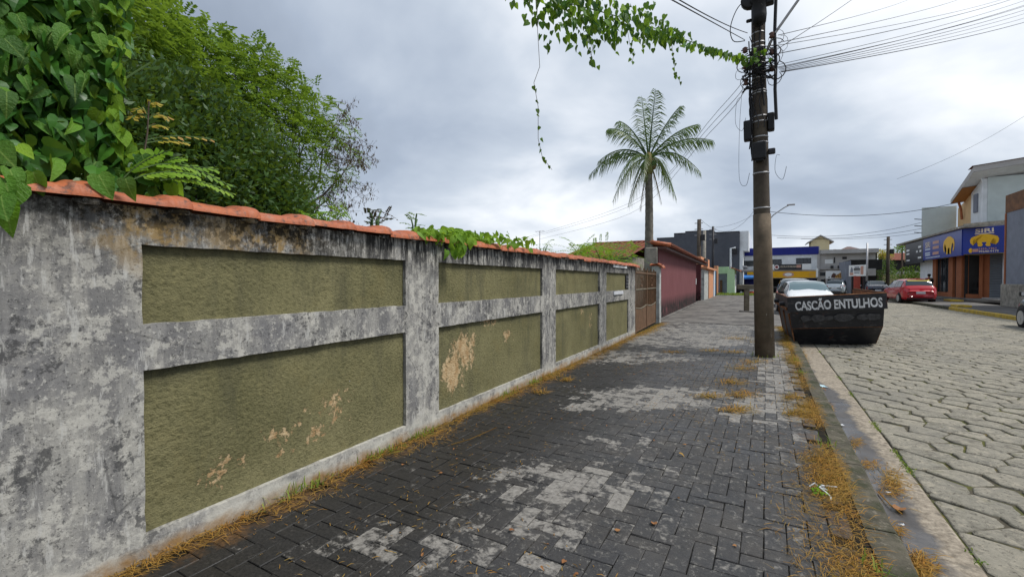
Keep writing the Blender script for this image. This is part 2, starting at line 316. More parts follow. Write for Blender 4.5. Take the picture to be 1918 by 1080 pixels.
# road stones
m = NT('road_stone', .85, .25); r_ = m.island
c = m.mix(m.ramp(m.noise(22, 8, .7), [(.3, 0), (.7, 1)]), (.145, .138, .112), (.285, .268, .220))
c = m.mix(m.ramp(m.noise(2.1, 5, .6), [(.42, 0), (.66, .6)]), c, (.20, .185, .15))
c = m.mix(m.math('MULTIPLY', r_, .5), c, (.335, .305, .24)); c = m.mix(m.ramp(m.noise(5, 7, .75, dist=.4), [(.56, 0), (.70, .75)]), c, (.075, .07, .062))
c = m.mix(m.ramp(m.noise(120, 3), [(.68, 0), (.74, .7)]), c, (.06, .058, .05)); c = m.mix(m.ramp(m.noise(14, 8, .75, dist=.5), [(.52, 0), (.60, .7)]), c, (.36, .325, .255)); c = m.mix(m.ramp(m.noise(34, 7, .78), [(.55, 0), (.61, .85)]), c, (.060, .054, .043)); c = m.mix(m.ramp(m.noise(3.6, 8, .72), [(.54, 0), (.64, .7)]), c, (.085, .078, .064)); c = m.mix(m.ramp(m.noise(6, 7, .7), [(.60, 0), (.70, .55)]), c, (.11, .105, .035)); c = m.mix(m.ramp(m.noise(.8, 4, .6), [(.5, 0), (.68, .55)]), c, (.13, .125, .115)); m.base(c); m.bump(m.noise(40, 7, .75), .9, .012); M_STONE = m.mat
m = NT('road_joint', .95, .1); c = m.mix(m.ramp(m.noise(4.5, 6, .7), [(.46, 0), (.58, 1)]), (.075, .067, .050), (.085, .09, .028)); c = m.mix(m.ramp(m.noise(9, 4), [(.6, 0), (.7, .8)]), c, (.20, .13, .04)); m.base(c); M_RJOINT = m.mat
m = NT('far_ground', .95, .1); c = m.mix(m.ramp(m.noise(.6, 7, .65), [(.4, 0), (.65, 1)]), (.13, .125, .11), (.24, .23, .20)); m.base(c); M_FAR = m.mat
m = NT('yard_soil', .95, .1); c = m.mix(m.ramp(m.noise(2, 6, .65), [(.4, 0), (.6, 1)]), (.04, .055, .016), (.07, .055, .035)); m.base(c); M_YARD = m.mat
# plants
M_VINE = leafmat('vine_leaf', [(.012, .055, .014), (.022, .09, .018), (.04, .135, .02), (.065, .19, .022), (.12, .27, .02)], .30, .5, island=False, spec=.28, veins=True)
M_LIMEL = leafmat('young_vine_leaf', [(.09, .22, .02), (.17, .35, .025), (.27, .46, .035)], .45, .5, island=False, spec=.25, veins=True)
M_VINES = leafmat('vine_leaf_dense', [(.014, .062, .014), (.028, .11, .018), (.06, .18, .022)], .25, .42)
M_LIME = leafmat('young_leaf', [(.09, .22, .02), (.16, .33, .025), (.24, .40, .03)], .45, .45)
M_YEL = leafmat('yellow_leaf', [(.34, .36, .03), (.42, .40, .04), (.40, .22, .06)], .4, .5)
M_FEATH = leafmat('feathery_leaf', [(.035, .095, .014), (.085, .18, .024), (.165, .28, .034)], .42, .5, hue_noise=.9)
M_DENSE = leafmat('dense_leaf', [(.014, .042, .011), (.028, .075, .016), (.06, .125, .022)], .25, .5, hue_noise=1.2)
M_PALM = leafmat('palm_leaflet', [(.022, .065, .014), (.045, .105, .02), (.10, .155, .03)], .28, .42)
M_DRYF = leafmat('dry_palm_leaf', [(.16, .11, .04), (.24, .18, .06)], .25, .6)
M_STRAW = leafmat('dry_grass', [(.08, .036, .012), (.22, .095, .02), (.44, .20, .035), (.46, .27, .07), (.24, .12, .035), (.40, .21, .045), (.30, .21, .055)], .25, .7, spec=.1, hue_noise=2.5)
M_GRASS = leafmat('green_grass', [(.07, .15, .02), (.14, .24, .03), (.25, .28, .05)], .3, .6, spec=.15)
M_BRANCH = paint('branch_bark', (.085, .065, .05), .9, .3, 12)
M_TWIG = paint('twig_bark', (.10, .075, .062), .9, .25, 20)
M_POD = leafmat('seed_pod', [(.05, .03, .022), (.10, .06, .04)], .1, .8)
M_STEM = paint('green_stem', (.06, .11, .03), .7, .3, 15)
M_TRUNK = paint('palm_bark', (.20, .185, .155), .95, .35, 9, bump=.6, bd=.02, dirt=(.04, .04, .03), dscale=5)
M_DEAD = leafmat('dead_leaf', [(.24, .10, .035), (.34, .17, .06), (.20, .08, .03)], .1, .8)
# hard things
M_POLE = paint('pole_concrete', (.062, .05, .040), .9, .35, 5, bump=.4, bd=.01, dirt=(.10, .085, .06), dscale=3)
M_BLACK = paint('black_plastic', (.010, .010, .012), .55, .3, 10, bump=0)
M_CABLE = paint('cable_rubber', (.014, .014, .017), .6, .1, 10, bump=0)
M_STEEL = paint('galvanised_steel', (.36, .36, .37), .45, .15, 10, metal=.6, bump=0)
M_DKMET = paint('dark_metal', (.03, .03, .034), .5, .2, 10, metal=.3, bump=0)
m = NT('dumpster_paint', .55, .4); n_ = m.noise(3.2, 8, .7, m.obj); c = m.mix(m.ramp(n_, [(.35, 0), (.7, 1)]), (.008, .009, .012), (.022, .022, .026))
c = m.mix(m.ramp(m.noise(5, 8, .72, m.obj, stretch=(1, 1, 1.8)), [(.55, 0), (.66, .75)]), c, (.075, .072, .07)); c = m.mix(m.ramp(m.noise(6.5, 8, .75, m.obj), [(.60, 0), (.68, .9)]), c, (.10, .035, .018)); m.base(c); m.bump(m.noise(14, 5, .6, m.obj), .4, .01); M_DUMP = m.mat
m = NT('rust', .85, .2); c = m.mix(m.ramp(m.noise(5, 8, .7), [(.35, 0), (.65, 1)]), (.11, .04, .018), (.30, .14, .06)); c = m.mix(m.ramp(m.noise(12, 7, .7), [(.5, 0), (.68, .8)]), c, (.05, .03, .022)); m.base(c); m.bump(m.noise(30, 5), .4, .006); M_RUST = m.mat
M_WPAINT = paint('white_lettering', (.66, .67, .68), .75, .15, 22, bump=.2, dirt=(.16, .16, .165), dscale=16)
M_GOLD = paint('gold_print', (.78, .46, .02), .5, .05, 8, bump=0)
M_CREAMP = paint('cream_print', (.72, .62, .48), .5, .05, 8, bump=0)
M_SKYP = paint('pale_print', (.55, .62, .72), .5, .05, 8, bump=0)
M_REDP = paint('red_print', (.50, .06, .05), .5, .05, 8, bump=0)
M_SALM = paint('salmon_print', (.50, .28, .22), .5, .05, 8, bump=0)
M_BROWNP = paint('brown_print', (.10, .05, .04), .5, .3, 8, bump=0)
M_ORP = paint('orange_print', (.62, .34, .08), .5, .3, 30, bump=0)
M_SIGNB = paint('sign_blue', (.006, .028, .26), .35, .1, 3, bump=0, spec=.45)
M_SIGNK = paint('sign_black', (.028, .030, .036), .4, .1, 3, bump=0)
M_SIGNW = paint('sign_white', (.74, .76, .76), .45, .06, 3, bump=0)
M_SIGNY = paint('sign_yellow', (.72, .38, .008), .4, .06, 3, bump=0)
M_WHITE = paint('white_render', (.70, .73, .75), .85, .07, 2, dirt=(.45, .47, .47), dscale=.8)
M_WHITE2 = paint('pale_green_white', (.50, .56, .55), .85, .06, 2, dirt=(.40, .45, .44), dscale=.7)
M_PEACHL = paint('pale_orange_render', (.62, .42, .22), .85, .08, 3)
M_WOODO = paint('varnished_soffit', (.40, .17, .05), .55, .15, 8)
M_GREYB = paint('slate_render', (.080, .087, .105), .85, .10, 2, dirt=(.12, .125, .14), dscale=.6)
M_GREYR = paint('bluish_grey_render', (.20, .22, .265), .85, .12, 2, dirt=(.14, .15, .18), dscale=1.2)
M_BEIGE = paint('beige_grey_render', (.42, .41, .40), .85, .08, 2, dirt=(.28, .27, .26), dscale=.6)
M_CREAM = paint('cream_render', (.58, .50, .30), .85, .08, 2)
M_BLUEB = paint('deep_blue_paint', (.012, .02, .20), .6, .12, 3)
M_PURP = None
m = NT('plum_render', .85, .2); q = m.sep(); c = m.mix(m.ramp(m.noise(2, 7, .65, stretch=(1, 1, .6)), [(.30, 0), (.72, 1)]), (.150, .052, .056), (.190, .072, .078))
lo = m.math('MULTIPLY', m.math('SUBTRACT', .75, q[2]), 2.6, True); c = m.mix(m.math('MULTIPLY', lo, m.ramp(m.noise(6, 8, .75, stretch=(1, 1, .4)), [(.36, 0), (.50, 1)])), c, (.018, .015, .014)); m.base(c); m.bump(m.noise(30, 5), .3, .006); M_PURP = m.mat
M_GRUNGE = paint('mouldy_concrete', (.30, .28, .24), .95, .25, 5, dirt=(.045, .042, .035), dscale=4, bump=.5, bd=.015)
M_POSTW = paint('whitewashed_post', (.44, .46, .44), .9, .2, 6, dirt=(.10, .10, .09), dscale=4, bump=.4, bd=.01)
M_GATE = paint('rusty_gate', (.15, .085, .048), .75, .3, 8, dirt=(.06, .045, .02), dscale=3, metal=.2)
M_PEACH = paint('peach_render', (.58, .27, .14), .85, .08, 3, dirt=(.42, .24, .15), dscale=1.5)
M_AQUA = paint('blue_door', (.06, .20, .36), .6, .12, 4)
M_MINT = paint('mint_render', (.42, .60, .36), .85, .08, 3)
M_TERRA = paint('terracotta_render', (.30, .105, .045), .8, .12, 3)
M_SHUT = paint('shutter_metal', (.16, .18, .20), .55, .1, 3, metal=.2)
M_YWALL = paint('yellowed_wall', (.46, .40, .22), .9, .15, 2, dirt=(.2, .18, .1), dscale=1.5)
M_YKERB = paint('yellow_kerb', (.50, .34, .04), .8, .25, 6, dirt=(.22, .19, .14), dscale=5)
M_RBRICK = paint('brown_cladding', (.17, .075, .028), .7, .4, 3, dirt=(.05, .025, .012), dscale=2)
M_BENCH = paint('weathered_concrete', (.15, .13, .095), .9, .25, 6, dirt=(.06, .055, .035), dscale=4)
M_BLUEC = paint('blue_canopy', (.05, .20, .55), .5, .2, 2)
M_MIRR = paint('mirror_chrome', (.6, .62, .64), .15, .05, 3, metal=.9, bump=0)
M_DARKIN = paint('dark_interior', (.018, .018, .018), .8, .3, 3, bump=0)
M_INWALL = paint('interior_wall', (.16, .15, .12), .9, .1, 3, bump=0)
M_GLASS = NT('window_glass', .06, .6).base((.03, .036, .042)).mat
M_CARGL = NT('car_glass', .05, .7).base((.035, .05, .058)).mat
M_WSHLD = NT('windscreen_glass', .08, .8).base((.10, .16, .18)).mat
def carpaint(name, c, rough=.25):
    m = NT(name, rough, .5); m.set('Coat Weight', .6); m.set('Coat Roughness', .06); m.base(c); return m.mat
M_CARW = carpaint('white_car_paint', (.66, .68, .70)); M_CARS = carpaint('silver_car_paint', (.40, .46, .50)); M_CARR = carpaint('red_car_paint', (.42, .008, .018))
M_CARD = carpaint('navy_car_paint', (.018, .025, .05)); M_CARG = carpaint('grey_green_car_paint', (.09, .11, .11)); M_CARM = carpaint('grey_car_paint', (.30, .31, .33))
M_TYRE = paint('tyre_rubber', (.014, .014, .015), .85, .2, 12, bump=0); M_RIM = paint('wheel_rim', (.42, .43, .44), .35, .1, 8, metal=.6, bump=0)
M_TAIL = NT('tail_lamp', .15, .6).base((.36, .02, .02)).mat; M_HEADL = NT('head_lamp', .08, .7).base((.45, .47, .48)).mat
M_PLATE = paint('number_plate', (.55, .57, .60), .5, .08, 20, bump=0)
M_TRIM = paint('black_trim', (.012, .012, .013), .6, .1, 10, bump=0)
M_CLOTHD = paint('dark_cloth', (.03, .032, .036), .9, .2, 12, obj=True); M_KHAKI = paint('khaki_cloth', (.22, .17, .11), .9, .15, 12, obj=True)
M_SKIN = NT('skin', .55, .35).base((.30, .16, .10)).mat; M_HAIR = paint('hair', (.012, .010, .009), .7, .2, 20)
M_PLASTW = paint('white_plastic', (.62, .64, .66), .5, .05, 8, bump=0); M_PLASTR = paint('red_plastic', (.42, .05, .03), .5, .05, 8, bump=0)
M_PAPERB = paint('pale_blue_litter', (.42, .58, .64), .7, .1, 20, bump=0); M_LIT = paint('white_litter', (.62, .64, .66), .5, .1, 20, bump=0)
# per-object and per-island random together
def inframe(p, m=60):
    d = Vector(p)-Vector((0, 0, CAMH)); z = d.dot(_f)
    if z < .3: return False
    x = 959+FPX*d.dot(_r)/z; y = 540-FPX*d.dot(_u)/z
    return -m < x < 1918+m and -m < y < 1080+m
def nz(x, y, z, s=1.0): return mnoise.noise(Vector((x*s, y*s, z*s)))
def road_z(x): return -.08+.085*max(0, 1-((x-4.3)/3.4)**2)

# ------------------------------------------------------------------ ground
MB().quad((-900,-900,-.22),(900,-900,-.22),(900,900,-.22),(-900,900,-.22)).obj('ground', M_FAR, kind='structure')
MB().quad((-60,46,-.10),(60,46,-.10),(60,140,-.10),(-60,140,-.10)).obj('junction_road', M_FAR, kind='structure')
MB().quad((-60,-30,-.06),(-2.62,-30,-.06),(-3.2,14,-.06),(-60,14,-.06)).obj('yard_ground', M_YARD, kind='structure')
# left pavement
XK = .46
def wallx(y): return -2.48-.025*y
b = MB()
b.quad((wallx(-2)-.05,-2,-.016),(XK,-2,-.016),(XK,14.9,-.016),(wallx(14.9)-.3,14.9,-.016))
pav = b.obj('pavement', M_JOINT, kind='structure')
# slab pavement beyond the pavers, cast in bays
slab = MB().bb(-3.9, XK, 14.92, 46, -.1, -.012).obj('slab_pavement', M_SLAB, kind='structure')
for i in range(10):
    for j, (xa, xb) in enumerate(((-3.88, -1.75), (-1.73, XK))):
        y0 = 14.93+i*3.1; t = .002*((i*7+j*3) % 4)
        MB().bb(xa, xb, y0, y0+3.075, -.02, t).obj('slab', M_SLAB, slab, bev=.008)
# herringbone pavers
PW = .1
def paver_mesh():
    a, c, e = .0984, .0484, .0035
    V = []
    for s, z in ((0, -.03), (0, -.0035), (e, 0)):
        V += [(-a+s,-c+s,z),(a-s,-c+s,z),(a-s,c-s,z),(-a+s,c-s,z)]
    F = [(8,9,10,11)]+[(k*4+i, k*4+(i+1)%4, k*4+4+(i+1)%4, k*4+4+i) for k in (0,1) for i in range(4)]
    return V, F
PV, PF = paver_mesh()
WP = [(1040, 930, 190, 85, .50), (850, 1030, 300, 80, .36), (1230, 745, 190, 26, .62), (1440, 765, 110, 40, .55), (1180, 668, 150, 16, .55), (1470, 690, 70, 70, .60), (1300, 630, 240, 26, .62), (1480, 840, 50, 50, .32), (1300, 960, 260, 120, .22), (1150, 830, 120, 22, .25), (1100, 760, 60, 14, .4)]
def wear_at(x, y):
    d = Vector((x, y, 0))-Vector((0, 0, CAMH)); z = d.dot(_f)
    if z < .3: return 0.1
    u = 959+FPX*d.dot(_r)/z; v = 540-FPX*d.dot(_u)/z; w_ = .02
    for a, b_, ra, rb, s_ in WP:
        e = 1-((u-a)/ra)**2-((v-b_)/rb)**2
        if e > 0: w_ = max(w_, s_*min(1, e*1.6))
    if y > 9.5: w_ = max(w_, min(.58, (y-9.5)*.25))
    return w_+.16*nz(x, y, 3, 1.1)+random.uniform(-.30, .24)
def wattr(me, vals): a = me.attributes.new('wear', 'FLOAT', 'POINT'); a.data.foreach_set('value', vals)
cells = []
for r in range(-4, 149):
    for c in range(-32, 5):
        k = (c-r) % 4
        if k == 0: x, y, rot = (c+1)*PW, (r+.5)*PW, 0
        elif k == 2: x, y, rot = (c+.5)*PW, r*PW, math.pi/2
        else: continue
        hx = .1 if rot == 0 else .05
        if x+hx > XK+.02 or x-hx < wallx(y)-.06 or y > 14.8 or y < -.3: continue
        cells.append((x, y, rot))
cells.sort(key=lambda q: (0 if inframe((q[0], q[1], 0), 5) else 1, q[0]**2+q[1]**2))
rest = MB(); wl_ = []
for i, (x, y, rot) in enumerate(cells):
    z = random.uniform(-.0035, .0015)-.004*max(0, nz(x, y, 3, .8)); rx, ry = random.gauss(0, .007), random.gauss(0, .007); rz = rot+random.gauss(0, .007)
    wv_ = wear_at(x, y)
    if i < 300:
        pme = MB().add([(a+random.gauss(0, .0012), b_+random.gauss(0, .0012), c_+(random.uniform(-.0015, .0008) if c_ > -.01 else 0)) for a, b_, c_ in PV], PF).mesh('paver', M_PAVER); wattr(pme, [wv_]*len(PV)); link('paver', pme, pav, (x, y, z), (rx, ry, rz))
    else: 
        M = Matrix.Translation((x, y, z)) @ Matrix.Rotation(rz, 4, 'Z') @ Matrix.Rotation(rx, 4, 'X') @ Matrix.Rotation(ry, 4, 'Y')
        rest.add([M @ Vector(p) for p in PV], PF); wl_ += [wv_]*len(PV)
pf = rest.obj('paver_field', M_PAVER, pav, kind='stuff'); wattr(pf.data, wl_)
# kerb stones and gutter
kb = link('kerb', None, kind='structure')
y = -1.0; k = 0
while y < 46:
    L = 1.0
    b = MB(); n = 8; prof = [(XK+.005, -.012), (XK+.135, -.012), (XK+.15, -.026), (XK+.162, -.14), (XK+.005, -.14)]
    V = []; F = []
    for i in range(n+1):
        yy = y+.006+(L-.012)*i/n
        for (px, pz) in prof:
            V.append((px+.008*nz(px*3, yy, 5, 4), yy, pz+(.008*nz(yy, px*9, 1, 3) if pz > -.1 else 0)))
    m_ = len(prof)
    for i in range(n):
        for j in range(m_): F.append((i*m_+j, i*m_+(j+1)%m_, (i+1)*m_+(j+1)%m_, (i+1)*m_+j))
    F += [tuple(range(m_))[::-1], tuple(range(n*m_, n*m_+m_))]
    b.add(V, F).obj('kerb_stone', M_KERB, kb)
    y += L; k += 1
gut = link('gutter', None, kind='structure')
y = -1.0
for i, L in enumerate([3.2, 4.1, 3.6, 1.9, 3.5, 3.5, 3.5, 3.5, 3.5, 3.5, 3.5, 3.5, 3.5, 3.5]):
    b = MB(); n = max(2, int(L/.25)); xs = [XK+.15, XK+.2, XK+.27, XK+.36, XK+.44, XK+.455, XK+.455]
    zs = [-.088, -.092, -.088, -.082, -.078, -.083, -.14]
    V = [(x, y+.004+(L-.008)*j/n, z+.004*nz(x*3, y+L*j/n, 2, 3)) for j in range(n+1) for x, z in zip(xs, zs)]
    m_ = len(xs); b.add(V, [(j*m_+q, j*m_+q+1, (j+1)*m_+q+1, (j+1)*m_+q) for j in range(n) for q in range(m_-1)])
    b.obj('gutter_slab', M_GUTTER, gut); y += L
# road bed and its stones
RX0, RX1 = XK+.46, 7.6
b = MB(); xs = [RX0-.02+(RX1-RX0+.05)*i/20 for i in range(21)]
V = [(x, y, road_z(x)-.009) for y in (-3, 70) for x in xs]; b.add(V, [(i, i+1, 22+i, 21+i) for i in range(20)])
road = b.obj('road', M_RJOINT, kind='structure')
HS = .155; cells_ = {}; SXp, SYp = .262, .225
for r in range(0, 286):
    for c in range(0, 28):
        cells_[(r, c)] = (RX0+.13+(c+(.5 if r % 2 else 0))*SXp+random.gauss(0, .036), r*SYp+random.gauss(0, .034))
def clip(poly_, px, py, nx, ny):
    out = []
    for k in range(len(poly_)):
        a, b_ = poly_[k], poly_[(k+1) % len(poly_)]; da = (a[0]-px)*nx+(a[1]-py)*ny; db = (b_[0]-px)*nx+(b_[1]-py)*ny
        if da <= 0: out.append(a)
        if da*db < 0: t = da/(da-db); out.append((a[0]+(b_[0]-a[0])*t, a[1]+(b_[1]-a[1])*t))
    return out
stones = []
for (r, c), (x, y) in cells_.items():
    if x > RX1+.1: continue
    P = [(x-.4, y-.4), (x+.4, y-.4), (x+.4, y+.4), (x-.4, y+.4)]
    P = clip(P, RX0+.006, 0, -1, 0); P = clip(P, RX1-.01, 0, 1, 0)
    for dr in (-2, -1, 0, 1, 2):
        for dc in (-2, -1, 0, 1, 2):
            q_ = cells_.get((r+dr, c+dc))
            if (dr or dc) and q_:
                nx, ny = q_[0]-x, q_[1]-y; L = math.hypot(nx, ny); g = .0045+.005*abs(nz(x, y, 2, 3)); P = clip(P, (x+q_[0])/2-nx/L*g, (y+q_[1])/2-ny/L*g, nx/L, ny/L)
                if len(P) < 3: break
    # drop very short edges, so corners look knocked off rather than needle sharp
    Q = []
    for k in range(len(P)):
        a, b_ = P[k-1], P[k]
        if math.hypot(a[0]-b_[0], a[1]-b_[1]) > .028: Q.append(b_)
    if len(Q) >= 3 and 0 <= y < 64: stones.append((sum(p[0] for p in Q)/len(Q), sum(p[1] for p in Q)/len(Q), Q))
stones.sort(key=lambda q: (0 if inframe((q[0], q[1], 0), 10) else 1, q[0]**2+q[1]**2))
def stone(x, y, Q):
    V = []; z0 = road_z(x)+random.uniform(-.004, .004); tx, ty = random.gauss(0, .012), random.gauss(0, .012)
    R_ = []                                     # knock the corners off, roughen the arrises of the near ones
    for k in range(len(Q)):
        a, b_, c = Q[k-1], Q[k], Q[(k+1) % len(Q)]; R_ += [(b_[0]+(a[0]-b_[0])*.10, b_[1]+(a[1]-b_[1])*.10), (b_[0]+(c[0]-b_[0])*.10, b_[1]+(c[1]-b_[1])*.10)]
    if x*x+y*y < 60:
        Q2 = []
        for k in range(len(R_)):
            a, b_ = R_[k], R_[(k+1) % len(R_)]; Q2.append(a); m_n = int(math.hypot(a[0]-b_[0], a[1]-b_[1])/.05)
            for s in range(1, m_n): t = s/m_n; e = random.uniform(-.006, .002); px, py = a[0]+(b_[0]-a[0])*t, a[1]+(b_[1]-a[1])*t; L = math.hypot(px-x, py-y); Q2.append((px+(px-x)/L*e, py+(py-y)/L*e))
        R_ = Q2
    n = len(R_)
    for s, dz in ((1.0, -.03), (1.0, -.007), (.955, -.0015), (.85, .001)):
        for px, py in R_:
            px, py = x+(px-x)*s, y+(py-y)*s; V.append((px, py, z0+dz+tx*(px-x)+ty*(py-y)+(.0025*nz(px, py, 7, 30) if dz > -.02 else 0)))
    V.append((x, y, z0+.002))
    F = [(k*n+i, k*n+(i+1)%n, k*n+n+(i+1)%n, k*n+n+i) for k in (0, 1, 2) for i in range(n)]+[(3*n+i, 3*n+(i+1)%n, 4*n) for i in range(n)]
    return V, F
rest = MB()
for i, (x, y, Q) in enumerate(stones):
    V, F = stone(x, y, Q)
    if i < 300: MB().add([(a-x, b-y, c) for a, b, c in V], F).obj('stone', M_STONE, road, loc=(x, y, 0))
    else: rest.add(V, F)
rest.obj('stone_field', M_STONE, road, kind='stuff')
# right pavement with its kerb
rp = MB().bb(7.78, 10.4, -3, 46, -.2, .06).obj('right_pavement', M_SLAB, kind='structure')
rk = link('right_kerb', None, kind='structure')
for i in range(48):
    y = -2+i; M_ = M_YKERB if 21.6 < y < 28.6 else M_KERB
    MB().bb(7.61, 7.775, y+.006, y+.994, -.2, .066+.004*((i*5) % 3)).obj('kerb_stone', M_, rk, bev=.02)
box('ramp_block', M_YKERB, rk, (8.1, 29.2, .10), (.5, 1.0, .14), bev=.03)

# ------------------------------------------------------------------ boundary wall
WA = math.atan(.025)
wall = root('boundary_wall', 'long weathered grey wall with olive green recessed panels and clay tile coping', 'wall', (-2.48, 0, 0), WA)
Yb = [(-.9, None)]; PAN = [(.965, 2.755), (3.19, 5.46), (5.93, 8.03), (8.48, 10.25)]; WEND = 10.93
ZR = [(.118, .885), (1.10, 1.467)]
def lines(fix, step):
    out = []
    for a, b_ in zip(fix[:-1], fix[1:]):
        n = max(1, round((b_-a)/step)); out += [a+(b_-a)*i/n for i in range(n)]
    return out+[fix[-1]]
ys = lines([-1.0]+[v for p in PAN for v in p]+[WEND], .055); zs = lines([-.12, .118, .885, 1.10, 1.467, 1.64], .055)
def ispan(y, z): return any(a < y < b_ for a, b_ in PAN) and any(a < z < b_ for a, b_ in ZR)
fb = MB(); idx = {}
def fv(i, j, deep):
    key = (i, j, deep)
    if key not in idx:
        y, z = ys[i], zs[j]
        e = .0045
        yy = y+e*nz(y, z, 11, 9)+.003*nz(y, z, 4, 25); z2 = z+e*nz(y, z, 23, 9)+.003*nz(y, z, 7, 25)
        x = (.004*nz(y, z, 2, 4)+.0025*nz(y, z, 8, 14)) if not deep else -.06
        idx[key] = len(fb.v); fb.v.append((x, yy, z2))
    return idx[key]
NY, NZ = len(ys)-1, len(zs)-1
fl_ = [[ispan((ys[i]+ys[i+1])/2, (zs[j]+zs[j+1])/2) for j in range(NZ)] for i in range(NY)]
for i in range(NY):
    for j in range(NZ):
        if fl_[i][j]: continue
        fb.f.append((fv(i,j,0), fv(i+1,j,0), fv(i+1,j+1,0), fv(i,j+1,0))); fb.m.append(0)
        for (ni, nj, p, q) in ((i-1,j,(i,j),(i,j+1)), (i+1,j,(i+1,j+1),(i+1,j)), (i,j-1,(i+1,j),(i,j)), (i,j+1,(i,j+1),(i+1,j+1))):
            if not (0 <= ni < NY and 0 <= nj < NZ) or fl_[ni][nj]:
                fb.f.append((fv(*p,0), fv(*p,1), fv(*q,1), fv(*q,0))); fb.m.append(0)
fr = fb.obj('plaster_frame', M_PLASTER, wall)
fr['label'] = 'mould-stained grey plaster posts, rails and base'
MB().bb(-.17, -.056, -1.0, WEND, -.12, 1.638).obj('core', M_PLASTER, wall)
for a, b_ in PAN:
    for z0, z1 in ZR:
        p = MB(); ny, n_z = int((b_-a+.04)/.04), int((z1-z0+.04)/.04)
        V = [(-.030+.004*nz(a+(b_-a)*i/ny, z0+j*.04, 9, 5), a-.02+(b_-a+.04)*i/ny, z0-.02+(z1-z0+.04)*j/n_z) for i in range(ny+1) for j in range(n_z+1)]
        p.add(V, [(i*(n_z+1)+j, (i+1)*(n_z+1)+j, (i+1)*(n_z+1)+j+1, i*(n_z+1)+j+1) for i in range(ny) for j in range(n_z)])
        p.obj('panel', M_OLIVE, wall)
# coping tiles
def tile_mesh():
    L = .345; st = [(0, 1.0), (.01, 1.03), (.20, .99), (.235, 1.0), (.25, 1.14), (.262, 1.24), (.276, 1.25), (.284, 1.17), (.292, 1.24), (.315, 1.30), (.345, 1.27), (.352, 1.2), (.352, 1.0)]
    V = []; F = []; n = 14
    for t, s in st:
        for j in range(n+1):
            q = math.pi*j/n; e = .78
            cx_, cz_ = math.cos(q), math.sin(q)
            x = .135*math.copysign(abs(cx_)**.9, cx_)*(1+(s-1)*.35); z = .058*(cz_**e)*(1+(s-1)*1.25)
            V.append((x, t, z))
    k = n+1
    for i in range(len(st)-1):
        for j in range(n): F.append((i*k+j, i*k+j+1, (i+1)*k+j+1, (i+1)*k+j))
    F += [tuple(range(k)), tuple(range((len(st)-1)*k, len(st)*k))[::-1]]
    return MB().add(V, F)
tme = tile_mesh().mesh('coping_tile', M_TILE, True)
yt = -.92; i = 0
while yt < WEND-.1:
    link('coping_tile', tme, wall, (-.085+random.gauss(0, .004), yt, 1.637+random.uniform(0, .006)), (random.gauss(0, .012), random.gauss(0, .04), random.gauss(0, .016)))
    if i % 1 == 0: 
        mb = MB(); mb.tube([(.012, yt+.265, 1.636), (.03, yt+.30, 1.634), (.03, yt+.335, 1.634), (.015, yt+.36, 1.637)], [.008, .016, .015, .006], 7); mb.obj('mortar', M_PLASTER, wall)
    yt += .345; i += 1
box('number_plaque', M_SIGNW, wall, (.012, 9.47, 1.62), (.02, 1.1, .085), bev=.004)
box('letter_slot', M_PLATE, wall, (.012, 9.33, 1.05), (.024, .74, .07), bev=.005)
box('meter_box', M_DKMET, wall, (-.018, 10.14, 1.28), (.03, .2, .30), bev=.004)
for i in range(4): box('meter_bar', M_STEEL, wall, (.001, 10.14, 1.17+i*.07), (.006, .18, .012))

# ------------------------------------------------------------------ gate and post
ga, gb = Vector((-2.79, 10.99, 0)), Vector((-3.0, 14.42, 0))
gv = (gb-ga); gl = gv.length; grz = math.atan2(gv.y, gv.x)
gate = root('iron_gate', 'rusty brown iron gate with sheet base and upright bars, sagging', 'gate', ga, grz)
def leaf_gate(x0, x1, bow):
    n = 10
    def yb(t): return bow*math.sin(math.pi*t)
    V = []; F = []
    for i in range(n+1):
        t = i/n; x = x0+(x1-x0)*t
        V += [(x, -.01, .05), (x, -.01, .62-.05*math.sin(math.pi*t)), (x, .01, .05), (x, .01, .62-.05*math.sin(math.pi*t))]
    for i in range(n):
        a, b_ = i*4, i*4+4; F += [(a, b_, b_+1, a+1), (b_+2, a+2, a+3, b_+3), (a+1, b_+1, b_+3, a+3)]
    MB().add(V, F).obj('sheet', M_GATE, gate)
    def rail(z, dip, r=.02):
        MB().tube([(x0+(x1-x0)*i/n, 0, z-dip*math.sin(math.pi*i/n)) for i in range(n+1)], r, 6).obj('rail', M_BENCH if z < 1.2 and z > .4 else M_GATE, gate)
    rail(.64, .05); rail(1.08, .0); rail(1.50, .0, .024); rail(.04, 0)
    for x in (x0, x1): MB().bb(x-.022, x+.022, -.022, .022, .02, 1.6).obj('stile', M_GATE, gate)
    k = int((x1-x0)/.115)
    for i in range(1, k):
        x = x0+(x1-x0)*i/k
        MB().tube([(x, 0, .60), (x, 0, 1.62+.05*math.sin(i*1.3))], .0085, 5).obj('bar', M_GATE, gate)
    for e_ in range(3): MB().tube([(x0+(x1-x0)*.5+.12*(e_-1)+.07*math.cos(a_), -.012, 1.28+.13*math.sin(a_)) for a_ in [i_*math.pi/5 for i_ in range(11)]], .008, 4).obj('scroll', M_GATE, gate)
leaf_gate(.05, gl/2-.02, .1)
leaf_gate(gl/2+.02, gl-.05, .1)
MB().bb(gl/2+.06, gl-.1, .012, .02, .62, 1.46).obj('backing_sheet', M_GATE, gate)
post = root('gate_post', 'whitewashed concrete gate post under a small clay tile', 'post', (-3.02, 14.62, 0))
b = MB(); V = []
for z, s in ((-.1, .13), (.4, .125), (1.1, .12), (1.78, .118)):
    for a, c in ((-1,-1),(1,-1),(1,1),(-1,1)): V.append((a*s+.008*nz(a, z, c, 3), c*s, z))
